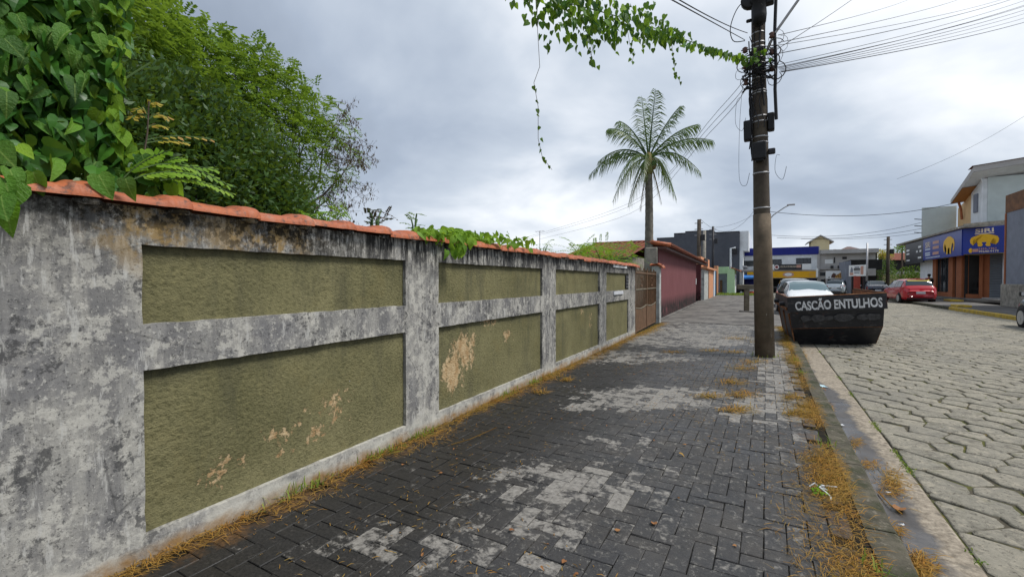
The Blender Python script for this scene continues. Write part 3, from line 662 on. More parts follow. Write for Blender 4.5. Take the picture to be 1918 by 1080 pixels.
b.add(V, [(k*4+i, k*4+(i+1)%4, k*4+4+(i+1)%4, k*4+4+i) for k in range(3) for i in range(4)]+[(12,13,14,15)]).obj('shaft', M_POSTW, post, bev=.015)
link('cap_tile', tme, post, (0, -.17, 1.78), (0, 0, 0))
link('cap_tile', tme, post, (.17, 0, 1.775), (0, 0, math.pi/2))
link('cap_tile', tme, post, (.10, -.17, 1.76), (0, .5, 0))

# ------------------------------------------------------------------ plum house with its lean-to tile roof
P0, P1 = Vector((-3.08, 15.25, 0)), Vector((-3.62, 28.6, 0)); pv = (P1-P0); plen = pv.length; prz = math.atan2(pv.y, pv.x)
ph = root('plum_house', 'plum-coloured street wall with clay tile eave and blackened foot', 'house', P0, prz)
MB().bb(0, plen, 0, .2, -.1, 2.36).obj('wall', M_PURP, ph)
MB().bb(0, plen+.1, -.10, .02, -.05, .05).obj('footing', M_SLAB, ph, bev=.02)
MB().bb(-.2, -.01, .02, .4, -.1, 2.40).obj('side_pillar', M_GRUNGE, ph, bev=.03)
MB().bb(plen+.02, plen+3.4, .55, .7, -.1, 2.4).obj('recess_wall', M_DARKIN, ph)
MB().bb(plen+.2, plen+2.6, .45, .53, .02, 2.1).obj('door', M_DARKIN, ph, bev=.02)
MB().bb(plen+3.3, plen+3.55, 0, .6, -.1, 2.4).obj('pier', M_PURP, ph)
MB().bb(plen-.35, plen-.1, -.03, -.002, 1.1, 1.45).obj('meter_plate', M_SIGNW, ph)
MB().bb(-.1, plen+3.7, -.26, .0, 2.34, 2.42).obj('fascia', M_BROWNP, ph)
roof = MB().add([(-.1, -.34, 2.42), (plen+4, -.34, 2.42), (plen+4, .35, 2.56), (-.1, .35, 2.56), (-.1, -.34, 2.45), (plen+4, -.34, 2.45), (plen+4, .35, 2.59), (-.1, .35, 2.59)], [(3,2,1,0),(4,5,6,7),(0,1,5,4),(1,2,6,5),(2,3,7,6),(3,0,4,7)]).obj('roof', M_ROOF, ph)
def rooftile(L=.4, r=.1):
    n = 6; V = []; 
    for t, s in ((0, 1.05), (L, .85)):
        for j in range(n+1):
            q = math.pi*j/n; V.append((r*s*math.cos(q), t, r*.75*s*math.sin(q)))
    return MB().add(V, [(j, j+1, n+2+j, n+1+j) for j in range(n)]+[tuple(range(n+1))])
rte = rooftile().mesh('roof_tile', M_TILE, True)
sl_ = math.atan2(.14, .69); nt_ = int((plen+4.0)/.235)
for i in range(nt_):
    for j in range(2):
        link('roof_tile', rte, roof, (-.02+i*.235, -.38+j*.36, 2.447+j*.36*math.tan(sl_)+.012), (sl_-.03, 0, random.gauss(0, .02)))
MB().tube([(-.06, -.38, 2.46), (-.06, 0, 2.53), (-.06, .36, 2.60)], .07, 8).obj('verge_tile', M_TILE, ph, smooth=True)
# house roof behind the gate, old tiles
hb = root('low_house', 'low old house with worn red tile roof behind the wall and palm', 'house', (0, 0, 0))
lx = at(1048, 470, Y=18.4).x; MB().bb(lx+.4, -5.2, 19.0, 27, -.1, 2.4).obj('wall', M_GRUNGE, hb)
rr = MB().add([(lx, 18.4, 2.3), (-4.9, 18.4, 2.3), (-4.9, 23, 3.22), (lx, 23, 3.22), (lx, 27.6, 2.3), (-4.9, 27.6, 2.3)], [(0,1,2,3),(3,2,5,4)]).obj('roof', M_ROOF, hb)
for i in range(int((-4.9-lx)/.245)): MB().tube([(lx+.1+i*.245, 18.4, 2.32), (lx+.1+i*.245, 23, 3.24)], .07, 5).obj('tile_row', M_ROOF, rr)
MB().tube([(lx, 23, 3.24), (-4.9, 23, 3.24)], .11, 7).obj('ridge', M_ROOF, hb)
MB().bb(-3.95, -3.5, 17.2, 18.6, -.1, 2.55).obj('side_wall', M_GRUNGE, hb, bev=.05)
# small gable further left
gh = root('gabled_house', 'small pale gabled house peeking over the wall beside an antenna mast', 'house', (0, 0, 0))
g0 = at(1018, 470, Y=34); 
MB().prism([(-1.8, 0), (1.8, 0), (1.8, 2.9), (0, 3.55), (-1.8, 2.9)], lambda p, t: (g0.x+p[0]*.9, 34+t, p[1]), 0, 5).obj('wall', M_WHITE2, gh)
for sgn in (-1, 1):
    MB().add([(g0.x, 33.7, 3.66), (g0.x+sgn*1.95, 33.7, 2.92), (g0.x+sgn*1.95, 39.2, 2.92), (g0.x, 39.2, 3.66), (g0.x, 33.7, 3.58), (g0.x+sgn*1.95, 33.7, 2.84), (g0.x+sgn*1.95, 39.2, 2.84), (g0.x, 39.2, 3.58)], [(0,1,2,3),(7,6,5,4),(0,4,5,1),(1,5,6,2)]).obj('roof', M_ROOF, gh)
MB().bb(g0.x-.3, g0.x+.3, 33.95, 34.05, 2.0, 2.7).obj('window', M_GLASS, gh)
am = at(1011, 470, Y=30)
ant = root('antenna_mast', 'thin grey antenna mast standing behind the wall top', 'antenna', (am.x, 30, 0))
MB().tube([(0, 0, 0), (0, 0, 5.0)], .025, 6).obj('mast', M_STEEL, ant)
MB().tube([(-.35, 0, 4.95), (.35, 0, 4.95)], .012, 5).obj('cross_arm', M_STEEL, ant)
for i in range(4): MB().tube([(-.3+i*.2, -.2, 4.97), (-.3+i*.2, .2, 4.97)], .008, 4).obj('element', M_STEEL, ant)
# ------------------------------------------------------------------ lettering
def frame3(o, right, up):
    r = Vector(right).normalized(); u = Vector(up).normalized(); n = r.cross(u).normalized(); u = n.cross(r)
    M = Matrix((r, u, n)).transposed().to_4x4(); M.translation = Vector(o); return M
def text(s, mat, parent, M, w, h, name='lettering', off=0.0, ext=.004, shear=0, wob=0):
    cu = bpy.data.curves.new('t', 'FONT'); cu.body = s; cu.size = 1; cu.extrude = 0; cu.offset = off; cu.resolution_u = 4; cu.shear = shear
    o = bpy.data.objects.new('t', cu); me = bpy.data.meshes.new_from_object(o)
    bpy.data.objects.remove(o)
    P = np.array([v.co[:] for v in me.vertices]); lo, hi = P.min(0), P.max(0)
    sx_, sy_ = w/(hi[0]-lo[0]), h/(hi[1]-lo[1])
    for v in me.vertices:
        x_, y_ = (v.co.x-(lo[0]+hi[0])/2)*sx_, (v.co.y-(lo[1]+hi[1])/2)*sy_
        v.co = M @ Vector((x_+wob*nz(x_, y_, 5, 14), y_+wob*1.3*nz(x_, y_, 9, 9)+wob*1.6*nz(x_, 1, 3, 5), ext))
    me.materials.clear(); me.materials.append(mat)
    return link(name, me, parent)
def poly(pts, mat, parent, M, name='emblem', ext=.004):
    V = [M @ Vector((x, y, ext)) for x, y in pts]
    return MB().add(V, [tuple(range(len(pts)))]).obj(name, mat, parent)
def run(A, B, th, z0, z1, mat, name, parent, bev=0):
    A, B = Vector((*A, 0)), Vector((*B, 0)); d = B-A
    return MB().box((0, 0, 0), (d.length, th, z1-z0)).obj(name, mat, parent, bev=bev, loc=((A.x+B.x)/2, (A.y+B.y)/2, (z0+z1)/2), rot=(0, 0, math.atan2(d.y, d.x)))

# ------------------------------------------------------------------ left side beyond the plum house
pw = root('peach_wall', 'peach-orange street wall with a small roof box beside the dark doorway', 'wall')
run((-3.78, 33.2), (-3.84, 36.2), .2, -.1, 2.05, M_POSTW, 'grey_pier', pw); run((-3.80, 36.3), (-3.95, 41.0), .2, -.1, 2.15, M_PEACH, 'wall', pw)
run((-3.72, 33.0), (-3.9, 41.6), .5, 2.15, 2.28, M_PEACH, 'ledge', pw); run((-4.2, 34.5), (-4.3, 41.0), .3, 2.28, 3.05, M_PEACH, 'upper_wall', pw)
run((-4.0, 36.2), (-4.06, 38.8), .05, 2.45, 3.0, M_DARKIN, 'opening', pw)
bd = root('blue_gate', 'pale blue metal street gate between a white and a peach post', 'gate')
run((-3.95, 41.3), (-3.97, 42.2), .25, -.1, 2.3, M_WHITE, 'post', bd); run((-4.0, 42.4), (-4.08, 45.2), .08, 0, 2.25, M_AQUA, 'door', bd); run((-4.05, 45.3), (-4.08, 46.4), .3, -.1, 2.7, M_PEACH, 'post', bd)
run((-3.9, 43.0), (-3.92, 43.12), .06, .9, 1.1, M_STEEL, 'handle', bd)
# slate building
gbld = root('slate_building', 'dark slate grey two-storey building with white balcony front', 'building')
Yg = 58.0
def fx(px, Y): return at(px, 500, Y=Y).x
def fz(py, px, Y): return at(px, py, Y=Y).z
x0, x1, x2, x3, x4 = fx(1230, Yg), fx(1262, Yg), fx(1283, Yg), fx(1337, Yg), fx(1385, Yg)
for a, b_, t in ((x0, x1, fz(446, 1245, Yg)), (x1, x2, fz(437.5, 1272, Yg)), (x2, x3, fz(433, 1310, Yg)), (x3, x4, fz(435, 1360, Yg))):
    MB().bb(a, b_, Yg, Yg+17, -.1, t).obj('wall', M_GREYB, gbld)
    MB().bb(a, b_-.01, Yg-.06, Yg+.2, t, t+.08).obj('coping', M_DKMET, gbld)
tz = fz(435, 1385, Yg)
MB().bb(x4, x4+.9, Yg+.3, Yg+17, tz-2.1, tz+.15).obj('balcony_front', M_WHITE, gbld); MB().bb(x4, x4+.35, Yg+.05, Yg+17, -.1, tz-2.1).obj('front_wall', M_WHITE, gbld)
for k in range(4): MB().bb(x4+.35, x4+.38, Yg+2+k*3.6, Yg+3.4+k*3.6, tz-4.3, tz-2.9).obj('window', M_GLASS, gbld)
MB().tube([(x4-.9, Yg-.15, .2), (x4-.9, Yg-.15, fz(465, 1374, Yg)), (x4-.4, Yg-.15, fz(464, 1378, Yg))], .12, 8).obj('drainpipe', M_WHITE, gbld)
MB().bb(x4-.7, x4-.25, Yg-.25, Yg-.02, fz(475, 1377, Yg), fz(466, 1377, Yg)).obj('meter_box', M_DKMET, gbld)
MB().bb(x4+.34, x4+.7, Yg-.1, Yg+8, 2.9, 3.05).obj('ledge', M_STEEL, gbld)
# mint kiosk and carport
mk = root('mint_kiosk', 'pale mint green gatehouse with small clay tile hood at the pavement end', 'kiosk')
Ym = 50.0; a, b_ = fx(1362, Ym), fx(1376, Ym)
MB().prism([(a, -.1), (b_, -.1), (b_, 2.35), ((a+b_)/2+.25, 2.62), ((a+b_)/2-.25, 2.55), (a, 2.2)], lambda p, t: (p[0], t, p[1]), Ym, Ym+3).obj('wall', M_MINT, mk)
MB().bb(b_+.002, b_+.03, Ym+.5, Ym+2.4, .1, 2.0).obj('door', M_WHITE, mk); MB().bb(b_+.03, b_+.05, Ym+.9, Ym+1.5, .8, 1.8).obj('door_pane', M_GLASS, mk)
MB().add([(a+.3, Ym-.1, 2.72), (b_+.5, Ym-.1, 2.36), (b_+.5, Ym+3.2, 2.36), (a+.3, Ym+3.2, 2.72), (a+.3, Ym-.1, 2.62), (b_+.5, Ym-.1, 2.26), (b_+.5, Ym+3.2, 2.26), (a+.3, Ym+3.2, 2.62)], [(0,1,2,3),(7,6,5,4),(0,4,5,1),(1,5,6,2)]).obj('hood', M_TILE, mk)
MB().bb(fx(1342, Ym), a+.1, Ym+.6, Ym+1.0, 2.05, 2.75).obj('lintel', M_MINT, mk); MB().bb(fx(1344, Ym), a-.02, Ym+1.5, Ym+1.56, -.1, 2.0).obj('side_gate', M_GREYR, mk); MB().bb(fx(1344, Ym)+.1, fx(1351, Ym), Ym+1.4, Ym+1.46, -.1, 1.4).obj('brown_gate', M_GATE, mk)
MB().bb(b_+.1, b_+2.6, Ym+2.5, Ym+9, 2.35, 2.47).obj('porch_roof', M_STEEL, mk); MB().bb(b_+2.3, b_+2.5, Ym+8.7, Ym+8.9, -.1, 2.35).obj('porch_post', M_WHITE, mk)
cn = root('blue_canopy', 'bright blue fabric canopy at the far corner left of the pole', 'canopy')
Yc = 60.5; a, b_ = fx(1388, Yc), fx(1416, Yc)
MB().add([(a, Yc, 1.75), (b_, Yc, 1.75), (b_-.3, Yc+2, 2.7), (a+1.0, Yc+2, 2.7), (a, Yc, 1.55), (b_, Yc, 1.55)], [(0,1,2,3),(4,5,1,0)]).obj('cloth', M_BLUEC, cn)
for x in (a+.05, b_-.05): MB().tube([(x, Yc, -.1), (x, Yc, 1.75)], .04, 6).obj('pole', M_WHITE, cn)
MB().bb(a-.3, b_+.4, Yc+2.1, Yc+2.3, -.1, 1.8).obj('counter_wall', M_BLUEB, cn)
MB().bb(-4.2, -.6, 47.6, 47.8, -.1, .02).obj('verge_kerb', M_WHITE, kind='structure')

# ------------------------------------------------------------------ blue and white commercial building at the end of the street
Yf = 62.0
bw = root('blue_white_building', 'white two-storey shop building with deep blue parapet and yellow fascia sign', 'building')
xa, xb = fx(1394, Yf), fx(1533, Yf); Z = lambda py: fz(py, 1490, Yf)
MB().bb(xa, xb, Yf, Yf+12, Z(521), Z(477)).obj('wall', M_WHITE, bw); MB().bb(xa, xb, Yf-.12, Yf+12, Z(477), Z(462.5)).obj('parapet', M_BLUEB, bw)
MB().bb(xa, xb, Yf+1.5, Yf+12, -.1, Z(521)).obj('shopfront', M_DARKIN, bw); MB().bb(xa, xb+.02, Yf-.9, Yf, Z(507.5), Z(505.3)).obj('ledge', M_BEIGE, bw)
for i, (p, q_, t, b2) in enumerate(((1394, 1411, 486.5, 497), (1443, 1464, 485, 495.5), (1491, 1519, 483.5, 493.5))):
    wv = MB().bb(fx(p, Yf), fx(q_, Yf), Yf-.05, Yf+.04, Z(b2), Z(t)).obj('window', M_DKMET, bw)
    n = 4; X0, X1 = fx(p, Yf), fx(q_, Yf)
    for k in range(n): MB().bb(X0+(X1-X0)*(k+.05)/n, X0+(X1-X0)*(k+.93)/n, Yf-.07, Yf-.052, Z(b2)+.08, Z(t)-.08).obj('pane', M_GLASS, wv)
ys_ = MB().bb(fx(1400, Yf), fx(1527, Yf), Yf-.95, Yf-.82, Z(520), Z(508)).obj('yellow_fascia', M_SIGNY, bw)
Mf = frame3((fx(1476, Yf), Yf-.955, Z(514)), (1, 0, 0), (0, 0, 1))
poly([(.62*math.cos(t)*.9, .30*math.sin(t)) for t in [i*math.pi/8 for i in range(16)]], M_SALM, ys_, Mf, 'emblem'); poly([(.42*math.cos(t)*.9, .18*math.sin(t)) for t in [i*math.pi/8 for i in range(16)]], M_SIGNW, ys_, Mf, 'emblem', .008)
for k in range(4): poly([(2.0, .26-k*.15), (2.75, .26-k*.15), (2.75, .20-k*.15), (2.0, .20-k*.15)], M_ORP, ys_, Mf, 'print_line')
ks = MB().bb(fx(1450, Yf), fx(1501, Yf), Yf-1.05, Yf-.98, Z(505.5), Z(495)).obj('black_sign', M_SIGNK, bw)
Mk = frame3((fx(1476, Yf), Yf-1.055, Z(499.3)), (1, 0, 0), (0, 0, 1)); text('ESCOLA DE BELEZA', M_CREAMP, ks, Mk, 1.55, .19)
Mk2 = frame3((fx(1454.5, Yf), Yf-1.055, Z(500)), (1, 0, 0), (0, 0, 1)); 
for r_, mt, e in ((.25, M_SIGNW, .004), (.16, M_REDP, .008), (.09, M_DKMET, .012)): poly([(r_*math.cos(t), r_*math.sin(t)) for t in [i*math.pi/9 for i in range(18)]], mt, ks, Mk2, 'emblem', e)
Mk3 = frame3((fx(1495, Yf), Yf-1.055, Z(499)), (1, 0, 0), (0, 0, 1)); poly([(-.22, -.16), (.22, -.16), (.22, .16), (-.22, .16)], M_SALM, ks, Mk3, 'emblem')
for p in (1444, 1500): MB().bb(fx(p, Yf), fx(p+(7 if p < 1450 else 18), Yf), Yf-1.02, Yf-.97, Z(504.5), Z(495)).obj('white_board', M_SIGNW, bw)
MB().bb(fx(1527, Yf), fx(1531, Yf), Yf-.98, Yf-.8, Z(519), Z(503)).obj('white_fin', M_SIGNW, bw); MB().bb(fx(1517, Yf), fx(1530, Yf), Yf+1.3, Yf+1.45, -.1, Z(521)).obj('blue_pier', M_BLUEB, bw)
MB().bb(xb-.12, xb+.12, Yf-.1, Yf+.3, -.1, Z(463)).obj('end_pier', M_BEIGE, bw)
# beige building
bb_ = root('beige_building', 'beige grey two-storey building with thick roof slab and small windows', 'building')
xc, xd = xb+.13, fx(1640, Yf); Z2 = lambda py: fz(py, 1590, Yf)
MB().bb(xc, xd, Yf, Yf+14, -.1, Z2(473)).obj('wall', M_BEIGE, bb_); MB().bb(xc, xd+.15, Yf-.7, Yf+14, Z2(474.5), Z2(467)).obj('roof_slab', M_BEIGE, bb_)
MB().add([(xd+.15, Yf+.2, -.1), (xd+1.6, Yf+14, -.1), (xd+1.6, Yf+14, Z2(474)), (xd+.15, Yf+.2, Z2(467)), (xd, Yf+14, -.1), (xd, Yf+14, Z2(474))], [(0,1,2,3),(1,4,5,2),(3,2,5)]).obj('side_wall', M_BEIGE, bb_)
for p, q_, t, b2, mt in ((1561.5, 1564, 481, 492, M_DKMET), (1577.5, 1586, 480.5, 485, M_GLASS), (1545, 1560, 485, 493, M_SIGNW), (1536, 1546, 509, 516, M_GLASS), (1538, 1549, 523, 530, M_GLASS)):
    MB().bb(fx(p, Yf), fx(q_, Yf), Yf-.04, Yf+.03, Z2(b2), Z2(t)).obj('window', mt, bb_)
MB().bb(xc, fx(1583, Yf), Yf-.25, Yf-.01, Z2(504), Z2(502)).obj('ledge', M_BEIGE, bb_)
for p in (1555, 1568):
    ac = MB().bb(fx(p, Yf), fx(p+5.5, Yf), Yf-.4, Yf-.26, Z2(502), Z2(497)).obj('air_conditioner', M_DKMET, bb_)
# cream stair tower
ct = root('cream_tower', 'cream water tower house with a small gable roof above the blue parapet', 'tower')
Yt = 78.0; a, b_ = fx(1519, Yt), fx(1553, Yt); zt = fz(451, 1536, Yt); zp = fz(440, 1536, Yt)
MB().prism([(a, -.1), (b_, -.1), (b_, zt), ((a+b_)/2, zp-.15), (a, zt)], lambda p, t: (p[0], t, p[1]), Yt, Yt+4).obj('wall', M_CREAM, ct)
for s_, (ea, eb) in enumerate((((a+b_)/2, a-.5), ((a+b_)/2, b_+.5))):
    MB().add([(ea, Yt-.5, zp), (eb, Yt-.5, zt-.15), (eb, Yt+4.4, zt-.15), (ea, Yt+4.4, zp), (ea, Yt-.5, zp-.14), (eb, Yt-.5, zt-.29), (eb, Yt+4.4, zt-.29), (ea, Yt+4.4, zp-.14)], [(0,1,2,3),(7,6,5,4),(0,4,5,1),(1,5,6,2)]).obj('roof', M_BEIGE, ct)
hr = root('brown_roofed_house', 'low brown and red hipped roofs rising behind the beige building', 'house')
Yr = 80.0
for p, q_, t, mt in ((1548, 1592, 463, M_ROOF), (1563, 1633, 458.5, M_BROWNP)):
    a, b_ = fx(p, Yr), fx(q_, Yr); zt = fz(t, 1590, Yr); z0 = fz(472, 1590, Yr)
    MB().add([(a, Yr, z0), (b_, Yr, z0), (b_, Yr+8, z0), (a, Yr+8, z0), (a*.55+b_*.45, Yr+4, zt), (a*.45+b_*.55, Yr+4, zt)], [(0,1,5,4),(1,2,5),(2,3,4,5),(3,0,4)]).obj('roof', mt, hr)
    MB().bb(a+.4, b_-.4, Yr+.4+(.2 if p > 1550 else 0), Yr+7.6, -.1, z0).obj('wall', M_BEIGE, hr)
# food stall sign, kiosk and billboard in front
Ys = 57.0; fs = root('grill_stall', 'snack stall under a white sign with a roast skewer picture', 'stall'); Z3 = lambda py: fz(py, 1568, Ys)
a, b_ = fx(1547, Ys), fx(1586, Ys); sg = MB().bb(a, b_, Ys, Ys+.12, Z3(522), Z3(507)).obj('sign', M_SIGNW, fs)
Ms = frame3(((a+b_)/2, Ys-.004, Z3(514.5)), (1, 0, 0), (0, 0, 1)); W_, H_ = (b_-a)/2, (Z3(507)-Z3(522))/2
poly([(-.35*W_, -.8*H_), (W_, -.85*H_), (W_, 1.25*H_), (.55*W_, .75*H_), (0, -.1*H_)], M_ORP, sg, Ms, 'picture'); 
for k in range(7): poly([(W_*(-.15+k*.16), -.75*H_), (W_*(-.09+k*.16), -.75*H_), (W_*(.0+k*.15), (.0+k*.12)*H_), (W_*(-.07+k*.15), (.0+k*.12)*H_)], M_BROWNP, sg, Ms, 'picture', .008)
poly([(-.5*W_, -.75*H_), (-.12*W_, -.8*H_), (-.02*W_, .2*H_), (-.25*W_, .5*H_), (-.42*W_, .05*H_)], M_BROWNP, sg, Ms, 'picture', .009)
poly([(-.8*W_, -.75*H_), (-.58*W_, -.75*H_), (-.68*W_, -.45*H_)], M_DKMET, sg, Ms, 'picture', .009)
MB().bb(a+.1, b_, Ys+.12, Ys+3, -.1, Z3(522)).obj('stall_body', M_DARKIN, fs); MB().bb(a, a+.15, Ys+.02, Ys+.2, -.1, Z3(522)).obj('post', M_BEIGE, fs)
Yk = 54.0; kk = root('dark_kiosk', 'dark grey roadside kiosk with flat black roof behind the white billboard', 'kiosk'); Z4 = lambda py: fz(py, 1620, Yk)
MB().prism([(fx(1582, Yk), Z4(489)), (fx(1593, Yk), Z4(488)), (fx(1597, Yk), -.1), (fx(1587, Yk), -.1)], lambda p, t: (p[0], t, p[1]), Yk-.2, Yk+4).obj('end_fin', M_GREYR, kk)
MB().bb(fx(1593, Yk), fx(1652, Yk), Yk-.1, Yk+5, Z4(505), Z4(486)).obj('roof', M_DARKIN, kk); MB().bb(fx(1598, Yk), fx(1650, Yk), Yk+2, Yk+5, -.1, Z4(505)).obj('body', M_DARKIN, kk)
MB().bb(fx(1622, Yk), fx(1640, Yk), Yk-.2, Yk-.12, Z4(516), Z4(503)).obj('menu_board', M_BEIGE, kk)
Yb_ = 50.0; bl = root('white_billboard', 'white billboard with a building picture and red column on red posts', 'sign'); 
A, B = at(1591, 500, Y=Yb_+.6), at(1621, 500, Y=Yb_-1.2); dv = Vector((B.x-A.x, B.y-A.y, 0)); z0, z1 = fz(517, 1606, Yb_), fz(496.5, 1606, Yb_)
pnl = run((A.x, A.y), (B.x, B.y), .1, z0, z1, M_SIGNW, 'panel', bl, .01)
Mb = frame3(((A.x+B.x)/2, (A.y+B.y)/2, (z0+z1)/2), dv, (0, 0, 1)); Wb, Hb = dv.length/2, (z1-z0)/2
poly([(-.85*Wb, -.8*Hb), (-.4*Wb, -.8*Hb), (-.4*Wb, -.35*Hb), (-.85*Wb, -.35*Hb)], M_SALM, bl, Mb, 'picture', .06); poly([(-.8*Wb, -.3*Hb), (-.45*Wb, -.3*Hb), (-.45*Wb, .3*Hb), (-.62*Wb, .75*Hb), (-.75*Wb, .3*Hb)], M_GREYR, bl, Mb, 'picture', .06); poly([(.5*Wb, -.7*Hb), (.85*Wb, -.7*Hb), (.85*Wb, .8*Hb), (.5*Wb, .8*Hb)], M_SALM, bl, Mb, 'picture', .06)
for k, (y_, wd, h_) in enumerate(((.6, .3, .12), (.25, .4, .16), (-.1, .38, .08), (-.42, .34, .08))): poly([(.05*Wb-wd*Wb, (y_-h_)*Hb), (.05*Wb+wd*Wb, (y_-h_)*Hb), (.05*Wb+wd*Wb, (y_+h_)*Hb), (.05*Wb-wd*Wb, (y_+h_)*Hb)], M_DKMET if k == 1 else M_GREYR, bl, Mb, 'print_line', .062)
for t, hw in ((.22, .07), (.52, .22), (.95, .07)): MB().bb(A.x+dv.x*t-hw, A.x+dv.x*t+hw, A.y+dv.y*t+.05, A.y+dv.y*t+.35, -.1, z0+.02).obj('post', paint('red_post', (.36, .07, .05), .7, .1, 4) if t == .52 else M_DKMET, bl)
yw = root('yellowed_wall', 'yellowed low block wall beyond the red car', 'wall'); Yw = 66.0
MB().bb(fx(1655, Yw), fx(1745, Yw), Yw, Yw+.25, -.1, fz(514, 1680, Yw)).obj('wall', M_YWALL, yw); MB().bb(fx(1655, Yw)-.1, fx(1745, Yw), Yw-.1, Yw+.4, fz(514, 1680, Yw), fz(508, 1680, Yw)).obj('band', M_BEIGE, yw)
for p in (1672, 1688, 1703): MB().bb(fx(p, Yw), fx(p+2, Yw), Yw-.08, Yw, -.1, fz(514, 1680, Yw)).obj('pier', M_YWALL, yw)
dh = root('red_roof_house', 'dark house with red tile roof behind the yellowed wall', 'house'); Yd = 74.0
MB().bb(fx(1655, Yd), fx(1725, Yd), Yd, Yd+8, -.1, fz(486, 1680, Yd)).obj('wall', M_DARKIN, dh); a, b_ = fx(1662, Yd), fx(1735, Yd)
MB().add([(a, Yd-.5, fz(487, 1680, Yd)), (b_, Yd-.5, fz(487, 1680, Yd)), (b_, Yd+5, fz(470, 1680, Yd)), (a, Yd+5, fz(470, 1680, Yd)), (a, Yd+5, 0), (b_, Yd+5, 0)], [(0,1,2,3),(3,2,5,4)]).obj('roof', M_ROOF, dh)
# ------------------------------------------------------------------ far poles
def farpole(px, ytop, Y, r, label, mat=M_POLE, arms=True):
    x = at(px, 500, Y=Y).x; zt = at(px, ytop, Y=Y).z
    p = root('street_pole', label, 'pole', (x, Y, 0)); MB().tube([(0,0,-.1),(0,0,zt)], [r, r*.8], 10).obj('shaft', mat, p, True)
    if arms:
        for k in range(3): MB().tube([(-.35, 0, zt-.3-k*.5), (.3, 0, zt-.3-k*.5)], .035, 5).obj('bracket', M_STEEL, p)
        MB().box((.3, 0, zt-1.5), (.3, .25, .5)).obj('junction_box', M_DKMET, p, bev=.03)
    return p
farpole(1309, 411, 40, .19, 'thick dark street pole rising from behind the plum roof', M_POLE)
farpole(1319, 432, 46, .17, 'pale mouldy pole stub right of the thick dark pole', M_GRUNGE, False)
farpole(1335, 424, 50, .14, 'slim black pole in front of the slate building', M_DKMET)
farpole(1624, 455, 52, .09, 'slim grey pole beside the white billboard', M_STEEL, False)
farpole(1663, 443, 58, .17, 'dark thick street pole above the dark sedan', M_POLE)
lp = at(1440, 420, Y=26); sp = root('street_lamp_arm', 'curved street lamp arm reaching right from behind the pole', 'street lamp', (lp.x-.25, 26, 0))
tip = at(1478, 384, Y=26); MB().tube([(0, 0, -.1), (0, 0, lp.z+.3)], [.12, .08], 8).obj('shaft', M_POLE, sp)
ex, ez = tip.x-(lp.x-.25), tip.z
MB().tube([(0, 0, lp.z-.1), (ex*.4, 0, lp.z+.45), (ex*.8, 0, ez-.12), (ex, 0, ez)], .03, 6).obj('arm', M_STEEL, sp); MB().box((ex+.08, 0, ez+.01), (.34, .14, .07)).obj('lamp_head', M_STEEL, sp, bev=.02)

# ------------------------------------------------------------------ shop with the blue sign
sh = root('corner_shop', 'corner shop with terracotta pillars, roller shutter and flat roof', 'shop')
SX = 10.9; FZ = .22
for a, b_ in ((44.3, 45.1), (40.9, 41.7), (39.3, 40.25)): MB().bb(SX, SX+.35, a, b_, .06, 2.95).obj('pillar', M_TERRA, sh, bev=.02)
MB().bb(SX+.05, SX+.3, 45.1, 48.4, .06, 2.95).obj('white_wall', M_WHITE, sh)
MB().bb(SX-.4, 16, 36.0, 48.3, .06, FZ).obj('floor_step', M_SLAB, sh, bev=.02)
MB().bb(SX+.06, SX+.3, 41.7, 44.3, FZ, FZ+.3).obj('sill', M_TERRA, sh)
gd = MB().bb(SX+.14, SX+.17, 41.7, 44.3, FZ+.3, 2.9).obj('glass_front', M_GLASS, sh)
for y in (41.75, 42.6, 43.45, 44.25): MB().bb(SX+.10, SX+.2, y-.03, y+.03, FZ+.3, 2.9).obj('mullion', M_DKMET, gd)
nw = MB().bb(SX+.14, SX+.17, 40.25, 40.9, FZ, 2.9).obj('side_window', M_GLASS, sh); MB().bb(SX+.1, SX+.2, 40.28, 40.34, FZ, 2.9).obj('frame', M_STEEL, nw)
dF = Vector((.75, -.66, 0)).normalized(); Q0 = Vector((SX+.05, 39.25, 0))
def oncorner(px, py=540, Q=Q0, d=dF):
    r = ray(px, py); det = r.x*(-d.y)+d.x*r.y; t = (Q.x*(-d.y)+d.x*Q.y)/det; return (Vector((0, 0, CAMH))+r*t)
def sF(px): return (oncorner(px)-Q0).xy.length
nF = Vector((-dF.y, dF.x, 0)); fr_ = math.atan2(dF.y, dF.x)
def fpiece(p, q_, z0, z1, off, th, mat, name, bev=0):
    a, b_ = sF(p), sF(q_); c = Q0+dF*((a+b_)/2)+nF*(off+th/2)
    return MB().box((0, 0, 0), (b_-a, th, z1-z0)).obj(name, mat, sh, bev=bev, loc=(c.x, c.y, (z0+z1)/2), rot=(0, 0, fr_))
fpiece(1808, 1833, FZ, FZ+.25, 0, .2, M_TERRA, 'sill'); fpiece(1808, 1833, FZ, 2.95, 1.6, .05, M_INWALL, 'back_wall'); fpiece(1806, 1809, FZ, 2.95, 0, 1.6, M_DARKIN, 'reveal')
fpiece(1833, 1840, FZ, 2.95, 0, .25, M_TERRA, 'pillar', .02); fpiece(1840, 1851, FZ, 2.95, .12, .2, M_TERRA, 'wall'); 
s0, s1 = sF(1851), sF(1880.5); n = 26; V = []; F = []
for i in range(n*2+1):
    z = FZ+.05+(2.9-FZ)*i/(2*n); o_ = .10 if i % 2 else .135
    for s_ in (s0, s1): V.append(tuple((Q0+dF*s_+nF*o_).xy)+(z,))
MB().add(V, [(2*i, 2*i+1, 2*i+3, 2*i+2) for i in range(2*n)]).obj('roller_shutter', M_SHUT, sh)
fpiece(1845, 1884, .06, FZ+.06, -.35, .45, M_BEIGE, 'doorstep', .02)
